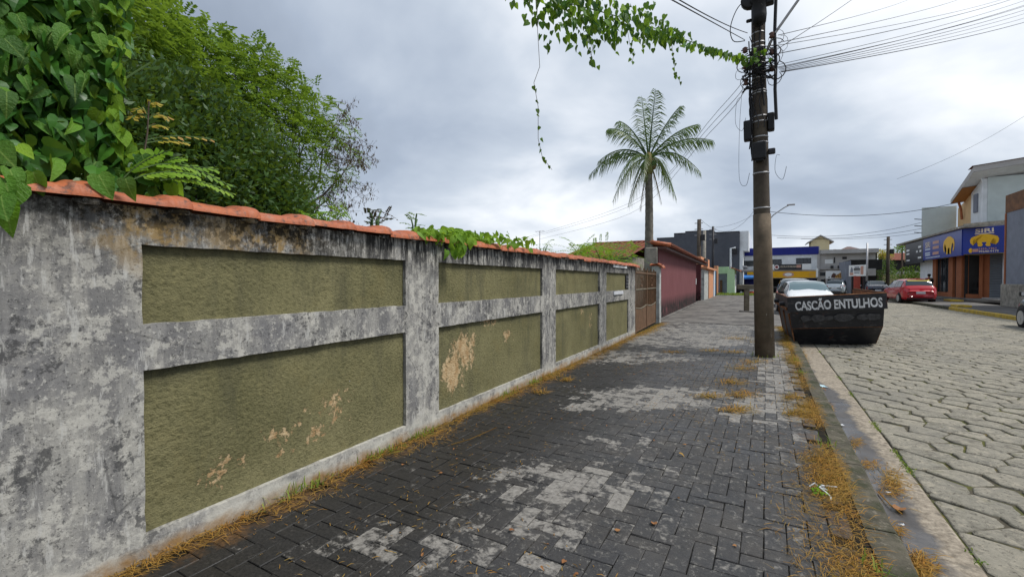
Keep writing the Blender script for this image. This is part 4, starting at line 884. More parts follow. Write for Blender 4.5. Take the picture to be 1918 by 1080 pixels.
pp = oncorner(1882)+nF*-.1; MB().tube([(pp.x, pp.y, .35), (pp.x, pp.y, 2.95)], .07, 8).obj('drainpipe', M_WHITE, sh, True)
box('ramp_step', M_YKERB, sh, (9.9, 36.9, .12), (.6, 1.2, .12), bev=.02)
MB().bb(10.2, 14, 36.6, 52.5, 4.48, 4.60).obj('roof', M_GRUNGE, sh); MB().bb(10.6, 14, 37.4, 51.5, 2.95, 4.48).obj('upper_wall', M_YWALL, sh)
er = at(1803, 427, X=10.4); e2 = oncorner(1887, 472); 
MB().add([(10.45, 37.5, 4.5), (e2.x, e2.y+.1, 4.5), (e2.x, e2.y+.1, 4.95), (10.45, 37.5, 4.78), (10.7, 38.2, 4.5), (e2.x+.2, e2.y+.6, 4.5), (e2.x+.2, e2.y+.6, 4.95), (10.7, 38.2, 4.78)], [(0,1,2,3),(3,2,6,7),(1,5,6,2)]).obj('cornice', M_GRUNGE, sh)
cm_ = [(10.62, 37.75), (e2.x+.16, e2.y+.16), (15, e2.y+.16), (15, 40.5), (10.62, 40.5)]; MB().prism(cm_, lambda p, t: (p[0], p[1], t), 2.95, 4.75).obj('corner_mass', M_GRUNGE, sh)
# sign boards: one long board along the street, one facing up the street
s1_ = root('long_shop_sign', 'long shop fascia sign, black at its far end and blue with yellow crab emblem', 'sign')
kb_ = MB().bb(10.36, 10.46, 45.16, 50.1, 2.72, 4.42).obj('black_board', M_SIGNK, s1_); bb2 = MB().bb(10.36, 10.46, 37.4, 45.14, 2.86, 4.46).obj('blue_board', M_SIGNB, s1_)
def ML(y, z): return frame3((10.355, y, z), (0, -1, 0), (0, 0, 1))
def crab(M, parent, sx, sy):
    half = [(0, 1.0), (.27, .97), (.58, .80), (.90, .55), (1.0, .15), (.95, -.35), (.78, -.70), (.70, -.55), (.79, -.1), (.74, .20), (.62, .24), (.50, -.12), (.40, -.45), (.44, -.70), (.42, -.90), (.18, -.90), (.08, -.64), (.16, -.42), (.14, -.24), (0, -.24)]
    pts = [(x*sx, y*sy) for x, y in half]+[(-x*sx, y*sy) for x, y in half[::-1][1:-1]]
    bm = bmesh.new(); vs_ = [bm.verts.new(M @ Vector((x, y, .006))) for x, y in pts]; bm.faces.new(vs_); bmesh.ops.triangulate(bm, faces=bm.faces[:])
    me = bpy.data.meshes.new('emblem'); bm.to_mesh(me); bm.free(); me.materials.append(M_GOLD); link('emblem', me, parent)
crab(ML(39.6, 3.60), bb2, 1.05, .60)
text('SIRI', M_CREAMP, bb2, ML(44.0, 3.95), 1.1, .42, off=.02)
for y_, z_, w_, h_ in ((42.2, 4.02, 1.3, .2), (42.2, 3.66, 1.3, .2), (42.2, 3.26, 1.3, .2)):
    poly([(-w_/2, -h_/2), (w_/2, -h_/2), (w_/2, h_/2), (-w_/2, h_/2)], M_SALM, bb2, ML(y_, z_), 'print_line')
for z_ in (3.62, 3.35, 3.2): poly([(-.6, -.05), (.6, -.05), (.6, .05), (-.6, .05)], M_SKYP, bb2, ML(44.0, z_), 'print_line')
poly([(-1.6, -.03), (1.6, -.03), (1.6, .03), (-1.6, .03)], M_SKYP, bb2, ML(42.9, 3.0), 'print_line')
for y_, z_, w_, h_ in ((49.3, 3.85, .9, .17), (49.3, 3.55, .9, .13), (49.2, 3.02, 1.0, .1), (46.0, 3.95, .8, .15), (45.8, 3.62, .5, .15), (46.7, 3.62, .4, .15), (46.0, 3.12, .9, .14)):
    poly([(-w_/2, -h_/2), (w_/2, -h_/2), (w_/2, h_/2), (-w_/2, h_/2)], M_SIGNW, kb_, ML(y_, z_), 'print_line')
s2_ = root('square_shop_sign', 'deep blue SIRI sign board with yellow crab emblem facing up the street', 'sign')
c0 = Vector((10.4, 37.36, 0)); dS = dF; rS = ray(1886, 472); det = rS.x*(-dS.y)+dS.x*rS.y; tS = (c0.x*(-dS.y)+dS.x*c0.y)/det; c1 = Vector((0, 0, CAMH))+rS*tS; c1.z = 0
Ls = (c1-c0).length; mid = (c0+c1)/2
MB().box((0, 0, 0), (Ls, .1, 1.55)).obj('board', M_SIGNB, s2_, loc=(mid.x+nF.x*.06, mid.y+nF.y*.06, 3.70), rot=(0, 0, fr_))
def MS(u, z): p = c0+dS*(Ls*u); return frame3((p.x-nF.x*-.004, p.y-nF.y*-.004, z), dS, (0, 0, 1))
crab(MS(.50, 3.68), s2_, Ls*.33, .38); text('SIRI', M_CREAMP, s2_, MS(.5, 4.27), Ls*.42, .24, off=.03)
poly([(-Ls*.22, -.025), (Ls*.22, -.025), (Ls*.22, .025), (-Ls*.22, .025)], M_CREAMP, s2_, MS(.5, 4.09), 'print_line')
text('3455-1961', M_SALM, s2_, MS(.57, 3.19), Ls*.40, .12, off=.02); text('99640-9175', M_CREAMP, s2_, MS(.60, 3.04), Ls*.45, .12, off=.02)
poly([(.10*math.cos(i*math.pi/6), .14*math.sin(i*math.pi/6)) for i in range(12)], M_GOLD, s2_, MS(.19, 3.12), 'emblem'); poly([(-.15, -.09), (.15, -.09), (.15, .09), (-.15, .09)], M_SALM, s2_, MS(.29, 3.12), 'print_line')
box('sign_lamp', M_SIGNW, s2_, (10.38, 37.2, 4.53), (.5, .14, .07), fr_, .02)
# upper white house
uh = root('white_upper_house', 'white upper storey with sloping eave and orange soffit above the shop', 'house')
MB().prism([(40.0, 4.5), (41.75, 4.5), (41.75, 7.2), (40.0, 7.85)], lambda p, t: (t, p[0], p[1]), 12, 17).obj('wall', M_WHITE, uh)
MB().prism([(41.75, 4.5), (44.2, 4.5), (44.2, 6.5), (41.75, 7.2)], lambda p, t: (t, p[0], p[1]), 12.02, 17).obj('rear_wall', M_PEACHL, uh)
MB().bb(12.25, 17, 39.96, 39.998, 4.5, 7.9).obj('front_panel', M_WHITE2, uh); MB().bb(11.93, 11.999, 40.55, 41.15, 5.8, 7.0).obj('window', M_GREYR, uh)
MB().add([(11.3, 39.0, 8.15), (17, 39.0, 8.75), (17, 43.0, 7.6), (11.3, 43.0, 6.75), (11.3, 39.0, 8.5), (17, 39.0, 9.1), (17, 43.0, 7.95), (11.3, 43.0, 7.0)], [(0,1,5,4),(4,5,6,7),(3,0,4,7),(2,3,7,6)]).obj('roof', M_BEIGE, uh)
MB().add([(11.3, 39.0, 8.14), (17, 39.0, 8.74), (17, 40.9, 8.2), (11.3, 40.9, 7.5)], [(3,2,1,0)]).obj('soffit', M_WHITE, uh); MB().add([(11.32, 40.92, 7.48), (17, 40.92, 8.15), (17, 43.0, 7.55), (11.32, 43.0, 6.72)], [(3,2,1,0)]).obj('orange_soffit', M_WOODO, uh)
MB().add([(11.2, 38.9, 8.52), (17, 38.9, 9.12), (17, 39.6, 9.0), (11.2, 39.6, 8.4)], [(0,1,2,3)]).obj('tile_edge', M_ROOF, uh)
MB().tube([(11.9, 40.0, 8.0), (12.0, 39.93, 7.6), (12.0, 39.93, 4.9)], .04, 6).obj('drainpipe', M_WHITE, uh); MB().tube([(11.7, 42.9, 6.8), (11.85, 43.0, 6.3), (11.9, 43.0, 5.6)], .07, 6).obj('brown_pipe', M_TERRA, uh)
pr = root('terrace_parapet', 'pale terrace parapet wall standing on the shop roof', 'wall'); a, b_ = at(1728, 389, Y=44.4), at(1823, 389, Y=44.4)
MB().bb(a.x, 12.0, 44.4, 44.6, 4.6, a.z).obj('wall', M_WHITE2, pr); pass
for k in range(3): MB().tube([(a.x-.02, 44.5, 4.9+k*.5), (a.x-.45, 44.4, 4.95+k*.5)], .03, 5).obj('cable_bracket', M_DKMET, pr)
gr_ = root('grey_building', 'bluish grey building with brown clad top at the right edge', 'building')
MB().bb(10.4, 15, 22, 31.75, .06, 4.68).obj('wall', M_GREYR, gr_); MB().bb(10.38, 15, 22, 31.75, 4.68, 5.55).obj('cladding', M_RBRICK, gr_); MB().bb(10.1, 10.38, 22, 31.3, .06, 1.15).obj('low_wall', M_GRUNGE, gr_, bev=.03); MB().bb(10.36, 10.398, 31.63, 31.75, .06, 4.66).obj('edge_trim', M_TERRA, gr_)
# ------------------------------------------------------------------ cars
def make_car(kind, paintm, label, loc, heading, parts='all', group=None, screen=None):
    """local: +x forward, +y left, z up, origin on the ground under the middle"""
    hatch = kind != 'sedan'
    W = .84
    # x, z bottom, z belt, z roof, half width at belt, half width at roof
    if kind == 'hatch':
        st = [(-1.95,.42,.70,.74,.62,.56),(-1.90,.28,.86,.92,.74,.66),(-1.80,.22,.95,1.02,.80,.70),(-1.62,.20,.98,1.30,.82,.62),(-1.40,.20,.98,1.44,.83,.60),(-.6,.20,.95,1.50,.84,.61),(.15,.20,.93,1.48,.84,.60),(.55,.20,.92,1.34,.84,.62),(1.05,.20,.91,.98,.84,.72),(1.5,.22,.83,.88,.82,.68),(1.85,.26,.70,.75,.74,.62),(1.97,.38,.58,.62,.60,.52)]
        ws, rs_, bs, glassx = (7.2, 8), (3, 4), (4, 7), (-1.5, .95); L = 3.9; ax = (-1.22, 1.25)
        cowl, rfx, rear_lo, rear_hi = (1.02, .965), (.22, 1.47), (-1.84, 1.0), (-1.52, 1.40)
    else:
        st = [(-2.15,.42,.72,.76,.62,.56),(-2.08,.28,.90,.95,.74,.66),(-1.95,.22,.96,1.00,.80,.70),(-1.45,.20,.97,1.04,.83,.70),(-1.30,.20,.97,1.12,.83,.66),(-.85,.20,.95,1.38,.84,.60),(-.3,.20,.94,1.44,.84,.60),(.25,.20,.93,1.42,.84,.60),(.6,.20,.92,1.30,.84,.62),(1.1,.20,.91,.97,.84,.72),(1.6,.22,.83,.88,.82,.68),(2.0,.26,.70,.75,.74,.62),(2.12,.38,.58,.62,.60,.52)]
        L = 4.25; ax = (-1.3, 1.32)
        cowl, rfx, rear_lo, rear_hi = (1.07, .955), (.30, 1.40), (-1.40, 1.02), (-.88, 1.36)
    t = root('parked_car', label, 'car', loc, heading, group)
    V = []; F = []
    for x, zb, zt, zr, w_, wr in st:
        h = [(0, zb), (w_*.86, zb), (w_*.985, zb+.10), (w_*1.0, (zb+zt)/2+.04), (w_*.965, zt), (wr, zr-.035 if zr-zt > .1 else zr-.01), (wr*.72, zr), (0, zr+.012)]
        V += [(x, -y, z) for y, z in h[::-1]][:-1]+[(x, y, z) for y, z in h]
    k = 15
    for i in range(len(st)-1):
        for j in range(k-1): F.append((i*k+j, i*k+j+1, (i+1)*k+j+1, (i+1)*k+j))
        F.append((i*k+k-1, i*k, (i+1)*k, (i+1)*k+k-1))
    F += [tuple(range(k)), tuple(range((len(st)-1)*k, len(st)*k))[::-1]]
    body = MB().add(V, F).obj('body', paintm, t, True)
    sm = body.modifiers.new('round', 'SUBSURF'); sm.levels = 1; sm.render_levels = 1
    def interp(x):
        for a, b_ in zip(st[:-1], st[1:]):
            if a[0] <= x <= b_[0]: f_ = (x-a[0])/(b_[0]-a[0]); return [p+(q_-p)*f_ for p, q_ in zip(a, b_)]
        return st[-1]
    # side windows follow the belt and the roof rail
    g0, g1 = rear_hi[0]+.12, cowl[0]-.10; mids = [-.45, .30] if hatch else [-.35, .42]
    segs = [(g0, mids[0]-.03), (mids[0]+.03, g1)]
    for sgn in (1, -1):
        for a, b_ in segs:
            top, bot = [], []
            n = 6
            for i in range(n+1):
                x = a+(b_-a)*i/n; s_ = interp(x); zt, zr, w_, wr = s_[2], s_[3], s_[4]*.965, s_[5]
                zlo = zt+.025; zhi = min(zr-.085, 9); 
                if zhi < zlo+.02: zhi = zlo+.02
                f_ = lambda z: w_+(wr-w_)*(z-zt)/max(.05, zr-.035-zt)
                bot.append((x, sgn*(f_(zlo)+.004), zlo)); top.append((x, sgn*(f_(zhi)+.004), zhi))
            V = bot+top; MB().add(V, [(i, i+1, n+2+i, n+1+i) for i in range(n)]).obj('side_window', M_CARGL, t)
    def screen_(x0, x1, name, mt):
        V = []; n, m_ = 8, 6
        for j in range(m_+1):
            s_ = interp(x0+(x1-x0)*j/m_); wr = s_[5]*.97
            for i in range(n+1):
                u = -1+2*i/n; V.append((s_[0], u*wr, s_[3]+.022-.045*max(0, (abs(u)-.70)/.30)))
        return MB().add(V, [(j*(n+1)+i, j*(n+1)+i+1, (j+1)*(n+1)+i+1, (j+1)*(n+1)+i) for j in range(m_) for i in range(n)]).obj(name, mt, t, True)
    if hatch: screen_(1.0, .26, 'windscreen', screen or M_CARGL); rw = screen_(-1.76, -1.44, 'rear_window', M_CARGL)
    else: screen_(1.05, .36, 'windscreen', screen or M_CARGL); rw = screen_(-1.40, -.80, 'rear_window', M_CARGL)
    for x in ax:
        for sgn in (1, -1):
            MB().lathe([(.355, .0), (.355, .02)], (0, 0, 0), 20, 'y').obj('wheel_arch', M_TRIM, t, loc=(x, sgn*.815-.01, .32))
            w_ = MB().lathe([(.19, -.09), (.27, -.10), (.305, -.075), (.31, 0), (.305, .075), (.27, .10), (.19, .09)], (0, 0, 0), 22, 'y').obj('wheel', M_TYRE, t, True, loc=(x, sgn*.755, .31))
            rb = MB(); rb.lathe([(.20, -.012), (.20, .0), (.17, .012)], (0, sgn*.085, 0), 20, 'y')
            rb.obj('rim', M_DKMET, w_)
            sp_ = MB()
            for q in range(5):
                a = q*2*math.pi/5; sp_.box((.09*math.cos(a), sgn*.10, .09*math.sin(a)), (.17, .02, .05), M=Matrix.Rotation(-a, 3, 'Y'))
            sp_.lathe([(.05, -.012), (.05, .012)], (0, sgn*.103, 0), 10, 'y').lathe([(.185, -.01), (.20, -.01), (.20, .01), (.185, .01)], (0, sgn*.098, 0), 20, 'y').obj('spokes', M_RIM, w_)
    for sgn in (1, -1):
        x = st[-1][0]; s_ = interp(st[-2][0]-.02)
        MB().add([(st[-2][0]+.075, sgn*.36, .575), (st[-2][0]-.02, sgn*.70, .60), (st[-2][0]-.20, sgn*.755, .70), (st[-2][0]-.12, sgn*.66, .73), (st[-2][0]+.03, sgn*.36, .68), (st[-2][0]-.15, sgn*.4, .64)], [(0,1,2,3,4),(1,0,5),(2,1,5),(3,2,5),(4,3,5),(0,4,5)]).obj('headlight', M_HEADL, t)
        if hatch:
            zt_ = .80
            MB().add([(-1.945, sgn*.50, zt_-.12), (-1.93, sgn*.50, zt_+.10), (-1.80, sgn*.74, zt_+.20), (-1.70, sgn*.80, zt_+.16), (-1.76, sgn*.79, zt_-.05), (-1.88, sgn*.72, zt_-.12), (-1.7, sgn*.5, zt_)], [(0,1,2,5),(2,3,4,5),(1,0,6),(2,1,6),(3,2,6),(4,3,6),(5,4,6),(0,5,6)]).obj('tail_light', M_TAIL, t)
        else: MB().add([(-2.13, sgn*.38, .70), (-2.12, sgn*.38, .86), (-2.05, sgn*.74, .88), (-1.9, sgn*.80, .86), (-1.95, sgn*.79, .72), (-2.08, sgn*.72, .70), (-1.9, sgn*.5, .8)], [(0,1,2,5),(2,3,4,5),(1,0,6),(2,1,6),(3,2,6),(4,3,6),(5,4,6),(0,5,6)]).obj('tail_light', M_TAIL, t)
        mb = MB().box((0, 0, 0), (.12, .20, .13)).obj('mirror', M_TRIM, t, bev=.03, loc=(cowl[0]-.18, sgn*.93, 1.0)); 
        MB().box((0, 0, 0), (.006, .16, .10)).obj('mirror_glass', M_MIRR, mb, loc=(-.063, 0, 0))
    xb_ = st[0][0]
    MB().box((xb_-.005, 0, .66 if hatch else .6), (.02, .42, .13)).obj('number_plate', M_PLATE, t, bev=.004); MB().box((-xb_*1.0+.03, 0, .45), (.02, .40, .12)).obj('number_plate', M_PLATE, t, bev=.004)
    MB().box((xb_+.08, 0, .30), (.18, 1.25, .10)).obj('bumper_trim', M_TRIM, t, bev=.03); MB().box((-xb_-.05, 0, .36), (.16, .95, .12)).obj('grille', M_TRIM, t, bev=.03)
    return t, rw
UP = math.pi/2
make_car('hatch', M_CARW, 'white hatchback facing the viewer, parked behind the dumpster', (1.36, 21.6, -.07), -UP+.10, screen=M_WSHLD)[0].scale = (.97, 1.0, .93)
make_car('hatch', M_CARW, 'white car mostly hidden behind the white hatchback', (1.30, 27.5, -.06), -UP)
make_car('hatch', M_CARS, 'silver hatchback seen from behind, crossing at the junction', (6.25, 55.0, -.07), UP-.28)
make_car('sedan', M_CARM, 'small grey sedan far off, left of the silver hatchback', (6.2, 70.0, -.1), UP-.1)
make_car('sedan', M_CARD, 'dark navy sedan seen from behind, left of the red hatchback', (at(1638, 540, Y=51).x, 51, -.1), UP-.05)
rc, rw = make_car('hatch', M_CARR, 'red hatchback with a yellow strip across its rear window', (7.78, 37.0, -.06), UP+.10)
MB().add([(-1.60, -.52, 1.36), (-1.60, .52, 1.36), (-1.50, .52, 1.43), (-1.50, -.52, 1.43)], [(0,1,2,3)]).obj('yellow_strip', paint('yellow_film', (.62, .52, .10), .5, .08, 4), rc)
MB().box((-1.40, 0, 1.49), (.30, 1.0, .03)).obj('spoiler', M_CARR, rc, bev=.01)
make_car('hatch', M_CARG, 'grey-green car cut off by the right picture edge, front wheel showing', (7.22, 17.15, -.06), UP)

# ------------------------------------------------------------------ dumpster (skip) with painted lettering
DU = Vector((math.cos(.071)*math.cos(.07), math.sin(.071)*math.cos(.07), math.sin(.07))); DV = Vector((-math.sin(.071), math.cos(.071), .02)).normalized(); DW = DU.cross(DV).normalized(); DV = DW.cross(DU)
MD = Matrix((DU, DV, DW)).transposed().to_4x4(); MD.translation = Vector((1.304, 11.36, -.055))
dp = root('skip_dumpster', 'black rusty skip dumpster lettered CASCÃO ENTULHOS standing by the kerb', 'dumpster'); dp.matrix_world = MD
LT, LF, LB, DWd, HH, SB = 1.69, 1.56, 1.45, 2.38, 1.053, .39
lev = [(0, LB, SB, DWd-SB), (.39, LF, .08, DWd-.08), (.72, 1.60, .02, DWd-.02), (HH, 1.64, 0, DWd)]
def loft(ins, rev, top=True):
    V = []; F = []
    for z, L_, y0, y1 in lev:
        a = L_/2-ins; V += [(-a, y0+ins, z+(ins if z == 0 else 0)), (a, y0+ins, z+(ins if z == 0 else 0)), (a, y1-ins, z+(ins if z == 0 else 0)), (-a, y1-ins, z+(ins if z == 0 else 0))]
    for k in range(3):
        for i in range(4): F.append((k*4+i, k*4+(i+1)%4, k*4+4+(i+1)%4, k*4+4+i))
    F.append((3,2,1,0))
    if rev: F = [f_[::-1] for f_ in F]
    return V, F
hv_, hf_ = loft(0, False); hf_ = [f_ for f_ in hf_ if f_ not in ((10,11,15,14), (6,7,11,10))]; MB().add(hv_, hf_).obj('hull', M_DUMP, dp); hv_, hf_ = loft(.03, True); hf_ = [f_ for f_ in hf_ if f_[::-1] not in ((10,11,15,14), (6,7,11,10))]; MB().add(hv_, hf_).obj('inner_hull', M_RUST, dp)
b = MB(); 
for i, (x0_, y0_, x1_, y1_) in enumerate(((-LT/2, -.03, LT/2, -.002), (LT/2-.028, .002, LT/2, DWd-.002), (-LT/2, .002, -LT/2+.028, DWd-.002))):
    nseg = 14; pl_ = MB(); horiz = abs(x1_-x0_) > .1 and abs(y1_-y0_) < .1
    for s_ in range(nseg):
        f0, f1 = s_/nseg, (s_+1)/nseg; z0, z1 = HH-.30, HH+.01
        def cr(f_, zt): return zt+.012*nz(f_*5+i*7, 3, 1)
        if horiz: P = [(x0_+(x1_-x0_)*f0, x0_+(x1_-x0_)*f1, y0_, y1_)]
        else: P = [(x0_, x1_, y0_+(y1_-y0_)*f0, y0_+(y1_-y0_)*f1)]
        xa_, xb2, ya_, yb2 = P[0]
        za, zb = cr(f0, z1), cr(f1, z1)
        if horiz: V = [(xa_, ya_, z0), (xb2, ya_, z0), (xb2, yb2, z0), (xa_, yb2, z0), (xa_, ya_, za), (xb2, ya_, zb), (xb2, yb2, zb), (xa_, yb2, za)]
        else: V = [(xa_, ya_, z0), (xb2, ya_, z0), (xb2, yb2, z0), (xa_, yb2, z0), (xa_, ya_, za), (xb2, ya_, za), (xb2, yb2, zb), (xa_, yb2, zb)]
        pl_.add(V, [(0,3,2,1),(4,5,6,7),(0,1,5,4),(1,2,6,5),(2,3,7,6),(3,0,4,7)])
    pl_.obj('rim_plate', M_DUMP, dp)
    MB().tube([(x0_+.014*(0 if horiz else 1), y0_+.014, HH+.012), (x1_-.014*(0 if horiz else 1), (y0_+.014) if horiz else y1_, HH+.012)], .014, 6).obj('rim_edge', M_RUST, dp)
MB().box((0, .074, .385), (LF+.005, .016, .006)).obj('weld_seam', M_RUST, dp)
for x_ in (-1, 1): MB().tube([(x_*.795, .03, .72), (x_*.775, .085, .39), (x_*.722, .385, .01)], .006, 5).obj('corner_seam', M_RUST, dp)
for y in (.55, 1.75):
    MB().tube([(-LT/2-.10, y, HH-.16), (-LT/2+.02, y, HH-.16)], .045, 10).obj('lifting_pin', M_DKMET, dp); MB().tube([(LT/2+.10, y, HH-.16), (LT/2-.02, y, HH-.16)], .045, 10).obj('lifting_pin', M_DKMET, dp)
for y in (.2, 1.2, 2.2): MB().add([(-.79, y-.03, .70), (-.79, y+.03, .70), (-.735, y+.03, .05), (-.735, y-.03, .05), (-.83, y-.03, .70), (-.83, y+.03, .70), (-.75, y+.03, .05), (-.75, y-.03, .05)], [(4,5,6,7),(0,4,7,3),(1,2,6,5),(0,1,5,4)]).obj('side_rib', M_RUST, dp)
MB().box((-.86, 1.2, HH-.24), (.03, 2.3, .06)).obj('side_rail', M_RUST, dp, bev=.008)
MT = frame3((.03, -.032, HH-.15), (1, .0, .012), (0, 0, 1)); text('CASCÃO ENTULHOS', M_WPAINT, dp, MT, 1.48, .24, off=.032, ext=.004, wob=.006)
MT2 = frame3((.0, .008, .60), (1, .0, .0), (0, -.13, 1))
for x, w_, h_ in ((-.52, .12, .10), (-.30, .16, .12), (-.12, .1, .07), (.12, .22, .13), (.45, .14, .09), (.62, .16, .10)):
    pts = [(x+w_*(.8+.5*nz(q, x*9, 2))*math.cos(q*.7), h_*(.7+.5*nz(q, x*9, 7))*math.sin(q*.7)) for q in range(9)]
    poly(pts, paint('worn_paint', (.05, .05, .052), .7, .5, 18, bump=.2), dp, MT2, 'worn_patch', .006+.001*abs(x))

# ------------------------------------------------------------------ T-shaped concrete post
tb = root('concrete_tee', 'weathered T-shaped concrete post standing on the slab pavement', 'post', (-.71, 21.3, 0), .2)
MB().box((0, 0, .46), (.19, .17, .98)).obj('post', M_BENCH, tb, bev=.015); MB().box((.03, 0, 1.05), (.80, .24, .19)).obj('beam', M_BENCH, tb, bev=.02); MB().box((0, 0, .02), (.5, .4, .05)).obj('footing', M_SLAB, tb, bev=.01)
sb_ = root('sign_stub', 'thin white stake standing right of the concrete T post', 'stake', (-.28, 27.5, 0)); MB().tube([(0,0,0),(0,0,1.0)], .025, 6).obj('stake', M_WHITE, sb_); MB().box((0, -.02, .93), (.16, .015, .12)).obj('tag', M_SIGNW, sb_)
# motorcycles and road barrels at the far corner
def moto(loc, rz, label, mat):
    t = root('motorcycle', label, 'motorcycle', loc, rz)
    for x in (-.62, .62):
        w_ = MB().lathe([(.22, -.05), (.29, -.05), (.31, 0), (.29, .05), (.22, .05)], (0,0,0), 16, 'y').obj('wheel', M_TYRE, t, True, loc=(x, 0, .31)); MB().lathe([(.10, -.03), (.21, -.02), (.21, .02), (.10, .03)], (0,0,0), 12, 'y').obj('rim', M_RIM, w_)
    MB().tube([(-.5, 0, .72), (-.1, 0, .78), (.2, 0, .80), (.45, 0, .78)], [.10, .13, .16, .08], 8).obj('tank_and_seat', mat, t, True); MB().box((0, 0, .42), (.42, .24, .34)).obj('engine', M_DKMET, t, bev=.05)
    MB().tube([(.62, 0, .31), (.42, 0, .95)], .035, 6).obj('fork', M_STEEL, t); MB().tube([(.36, -.36, 1.04), (.42, 0, .98), (.36, .36, 1.04)], .018, 6).obj('handlebar', M_DKMET, t); MB().lathe([(.02, 0), (.09, .02), (.09, .08)], (.5, 0, .86), 10, 'x').obj('headlight', M_HEADL, t)
    for s_ in (-1, 1): MB().tube([(.36, s_*.3, 1.04), (.34, s_*.34, 1.22)], .01, 5).box((.34, s_*.36, 1.24), (.02, .12, .07)).obj('mirror', M_DKMET, t)
    MB().tube([(-.05, .15, .35), (-.7, .17, .38)], .05, 8).obj('exhaust', M_STEEL, t); MB().box((-.62, 0, .66), (.5, .16, .05)).obj('rear_fender', mat, t, bev=.02)
moto((fx(1385, 55.5), 55.5, -.1), .5, 'black motorcycle parked at the far corner by the mint kiosk', M_TRIM)
moto((fx(1393, 56.8), 56.8, -.1), .3, 'dark motorcycle right of the first one, behind the T post', M_DKMET)
for i, (px, lab) in enumerate(((1404, 'white and red traffic drum right of the concrete T post'), (1410, 'white and red traffic drum touching the pole in view'))):
    d_ = root('traffic_drum', lab, 'barrel', (fx(px, 54), 54, -.1)); MB().lathe([(.24, 0), (.24, .30)], n=14).obj('red_base', M_PLASTR, d_, True); MB().lathe([(.24, .302), (.22, .9), (.12, 1.0)], n=14).obj('white_top', M_PLASTW, d_, True)

# ------------------------------------------------------------------ person at the shop door, chair inside
def skin(name, verts, edges, radii, mat, parent, rootv=0, sub=2):
    me = bpy.data.meshes.new(name); me.from_pydata(verts, edges, []); o = bpy.data.objects.new(name, me); COL.objects.link(o)
    o.modifiers.new('skin', 'SKIN'); sm = o.modifiers.new('sub', 'SUBSURF'); sm.levels = sm.render_levels = sub
    for i, r_ in enumerate(radii):
        r_ = r_ if isinstance(r_, tuple) else (r_, r_); me.skin_vertices[0].data[i].radius = r_
    me.skin_vertices[0].data[rootv].use_root = True
    me.materials.append(mat); o.parent = parent; return o
px_ = root('person', 'person in dark top and khaki trousers standing at the shop door', 'person', (10.45, 44.0, .06), R(200))
V = [(0,0,.93),(0,.02,1.12),(0,.02,1.36),(0,.01,1.47),(0,0,1.60), (.10,0,.88),(.12,-.03,.50),(.12,.02,.09),(.12,-.12,.04), (-.10,0,.88),(-.12,.10,.50),(-.12,.20,.10),(-.12,.08,.05), (.20,.02,1.40),(.25,.05,1.14),(.22,-.10,.93),(.21,-.16,.86), (-.20,.02,1.40),(-.24,.03,1.13),(-.20,-.18,1.05),(-.19,-.25,1.04)]
E_ = [(0,1),(1,2),(2,3),(3,4),(0,5),(5,6),(6,7),(7,8),(0,9),(9,10),(10,11),(11,12),(2,13),(13,14),(14,15),(15,16),(2,17),(17,18),(18,19),(19,20)]
body_ = skin('body', V, E_, [(.15,.11),(.14,.10),(.17,.11),.055,(.085,.10),.085,.062,.042,.04,.085,.062,.042,.04,.06,.045,.034,.035,.06,.045,.034,.035], M_SKIN, px_)
skin('shirt', V[:3]+[V[3]]+[V[13], V[14], V[17], V[18]], [(0,1),(1,2),(2,3),(2,4),(4,5),(2,6),(6,7)], [(.175,.125),(.165,.12),(.19,.13),.065,.075,.06,.075,.06], M_CLOTHD, body_)
skin('trousers', [V[0], V[5], V[6], (.12,.01,.12), V[9], V[10], (-.12,.19,.13)], [(0,1),(1,2),(2,3),(0,4),(4,5),(5,6)], [(.165,.12),.10,.085,.07,.10,.085,.07], M_KHAKI, body_)
MB().lathe([(.02,-.10),(.085,-.06),(.102,.02),(.085,.085),(.03,.115)], (0,.012,1.66), 14).obj('hair', M_HAIR, body_, True)
MB().box((0,-.10,1.60), (.028,.03,.05)).obj('nose', M_SKIN, body_, bev=.01)
for s_ in (-1, 1):
    MB().box((s_*.115, 0, .035), (.09, .26, .07)).obj('shoe', M_TRIM, body_, bev=.02, loc=(0, -.05 if s_ > 0 else .13, .0)); MB().box((s_*.035, -.098, 1.635), (.022, .01, .012)).obj('eye', M_HAIR, body_)
    for k in range(5): MB().tube([(s_*(.20+.008*(k-2)), -.17 if s_ > 0 else -.26, (.86 if s_ > 0 else 1.04)), (s_*(.20+.012*(k-2)), (-.20 if s_ > 0 else -.32)+.006*abs(k-2), (.79 if s_ > 0 else 1.02))], .009, 5).obj('finger', M_SKIN, body_)
chp = oncorner(1822)+nF*.7
chr_ = root('office_chair', 'black office chair inside the shop behind the open window', 'chair', (chp.x, chp.y, FZ), fr_)
MB().box((0, 0, .46), (.46, .44, .07)).obj('seat', M_TRIM, chr_, bev=.03); MB().box((0, .24, .84), (.46, .06, .40)).obj('backrest', M_TRIM, chr_, bev=.05); MB().tube([(0, .2, .45), (0, .26, .7)], .025, 6).obj('back_support', M_DKMET, chr_); MB().tube([(0, 0, .08), (0, 0, .44)], .03, 8).obj('column', M_STEEL, chr_)
for k in range(5): a = k*2*math.pi/5; MB().tube([(0, 0, .10), (.27*math.cos(a), .27*math.sin(a), .05)], .02, 5).obj('leg', M_DKMET, chr_)

def smooth(P, n=6):
    P = [Vector(p) for p in P]; out = []
    for s_ in range(len(P)-1):
        p0, p1, p2, p3 = P[max(0, s_-1)], P[s_], P[s_+1], P[min(len(P)-1, s_+2)]
        for i in range(n): f_ = i/n; out.append(.5*((2*p1)+(p2-p0)*f_+(2*p0-5*p1+4*p2-p3)*f_*f_+(3*p1-p0-3*p2+p3)*f_**3))
    return out+[P[-1]]
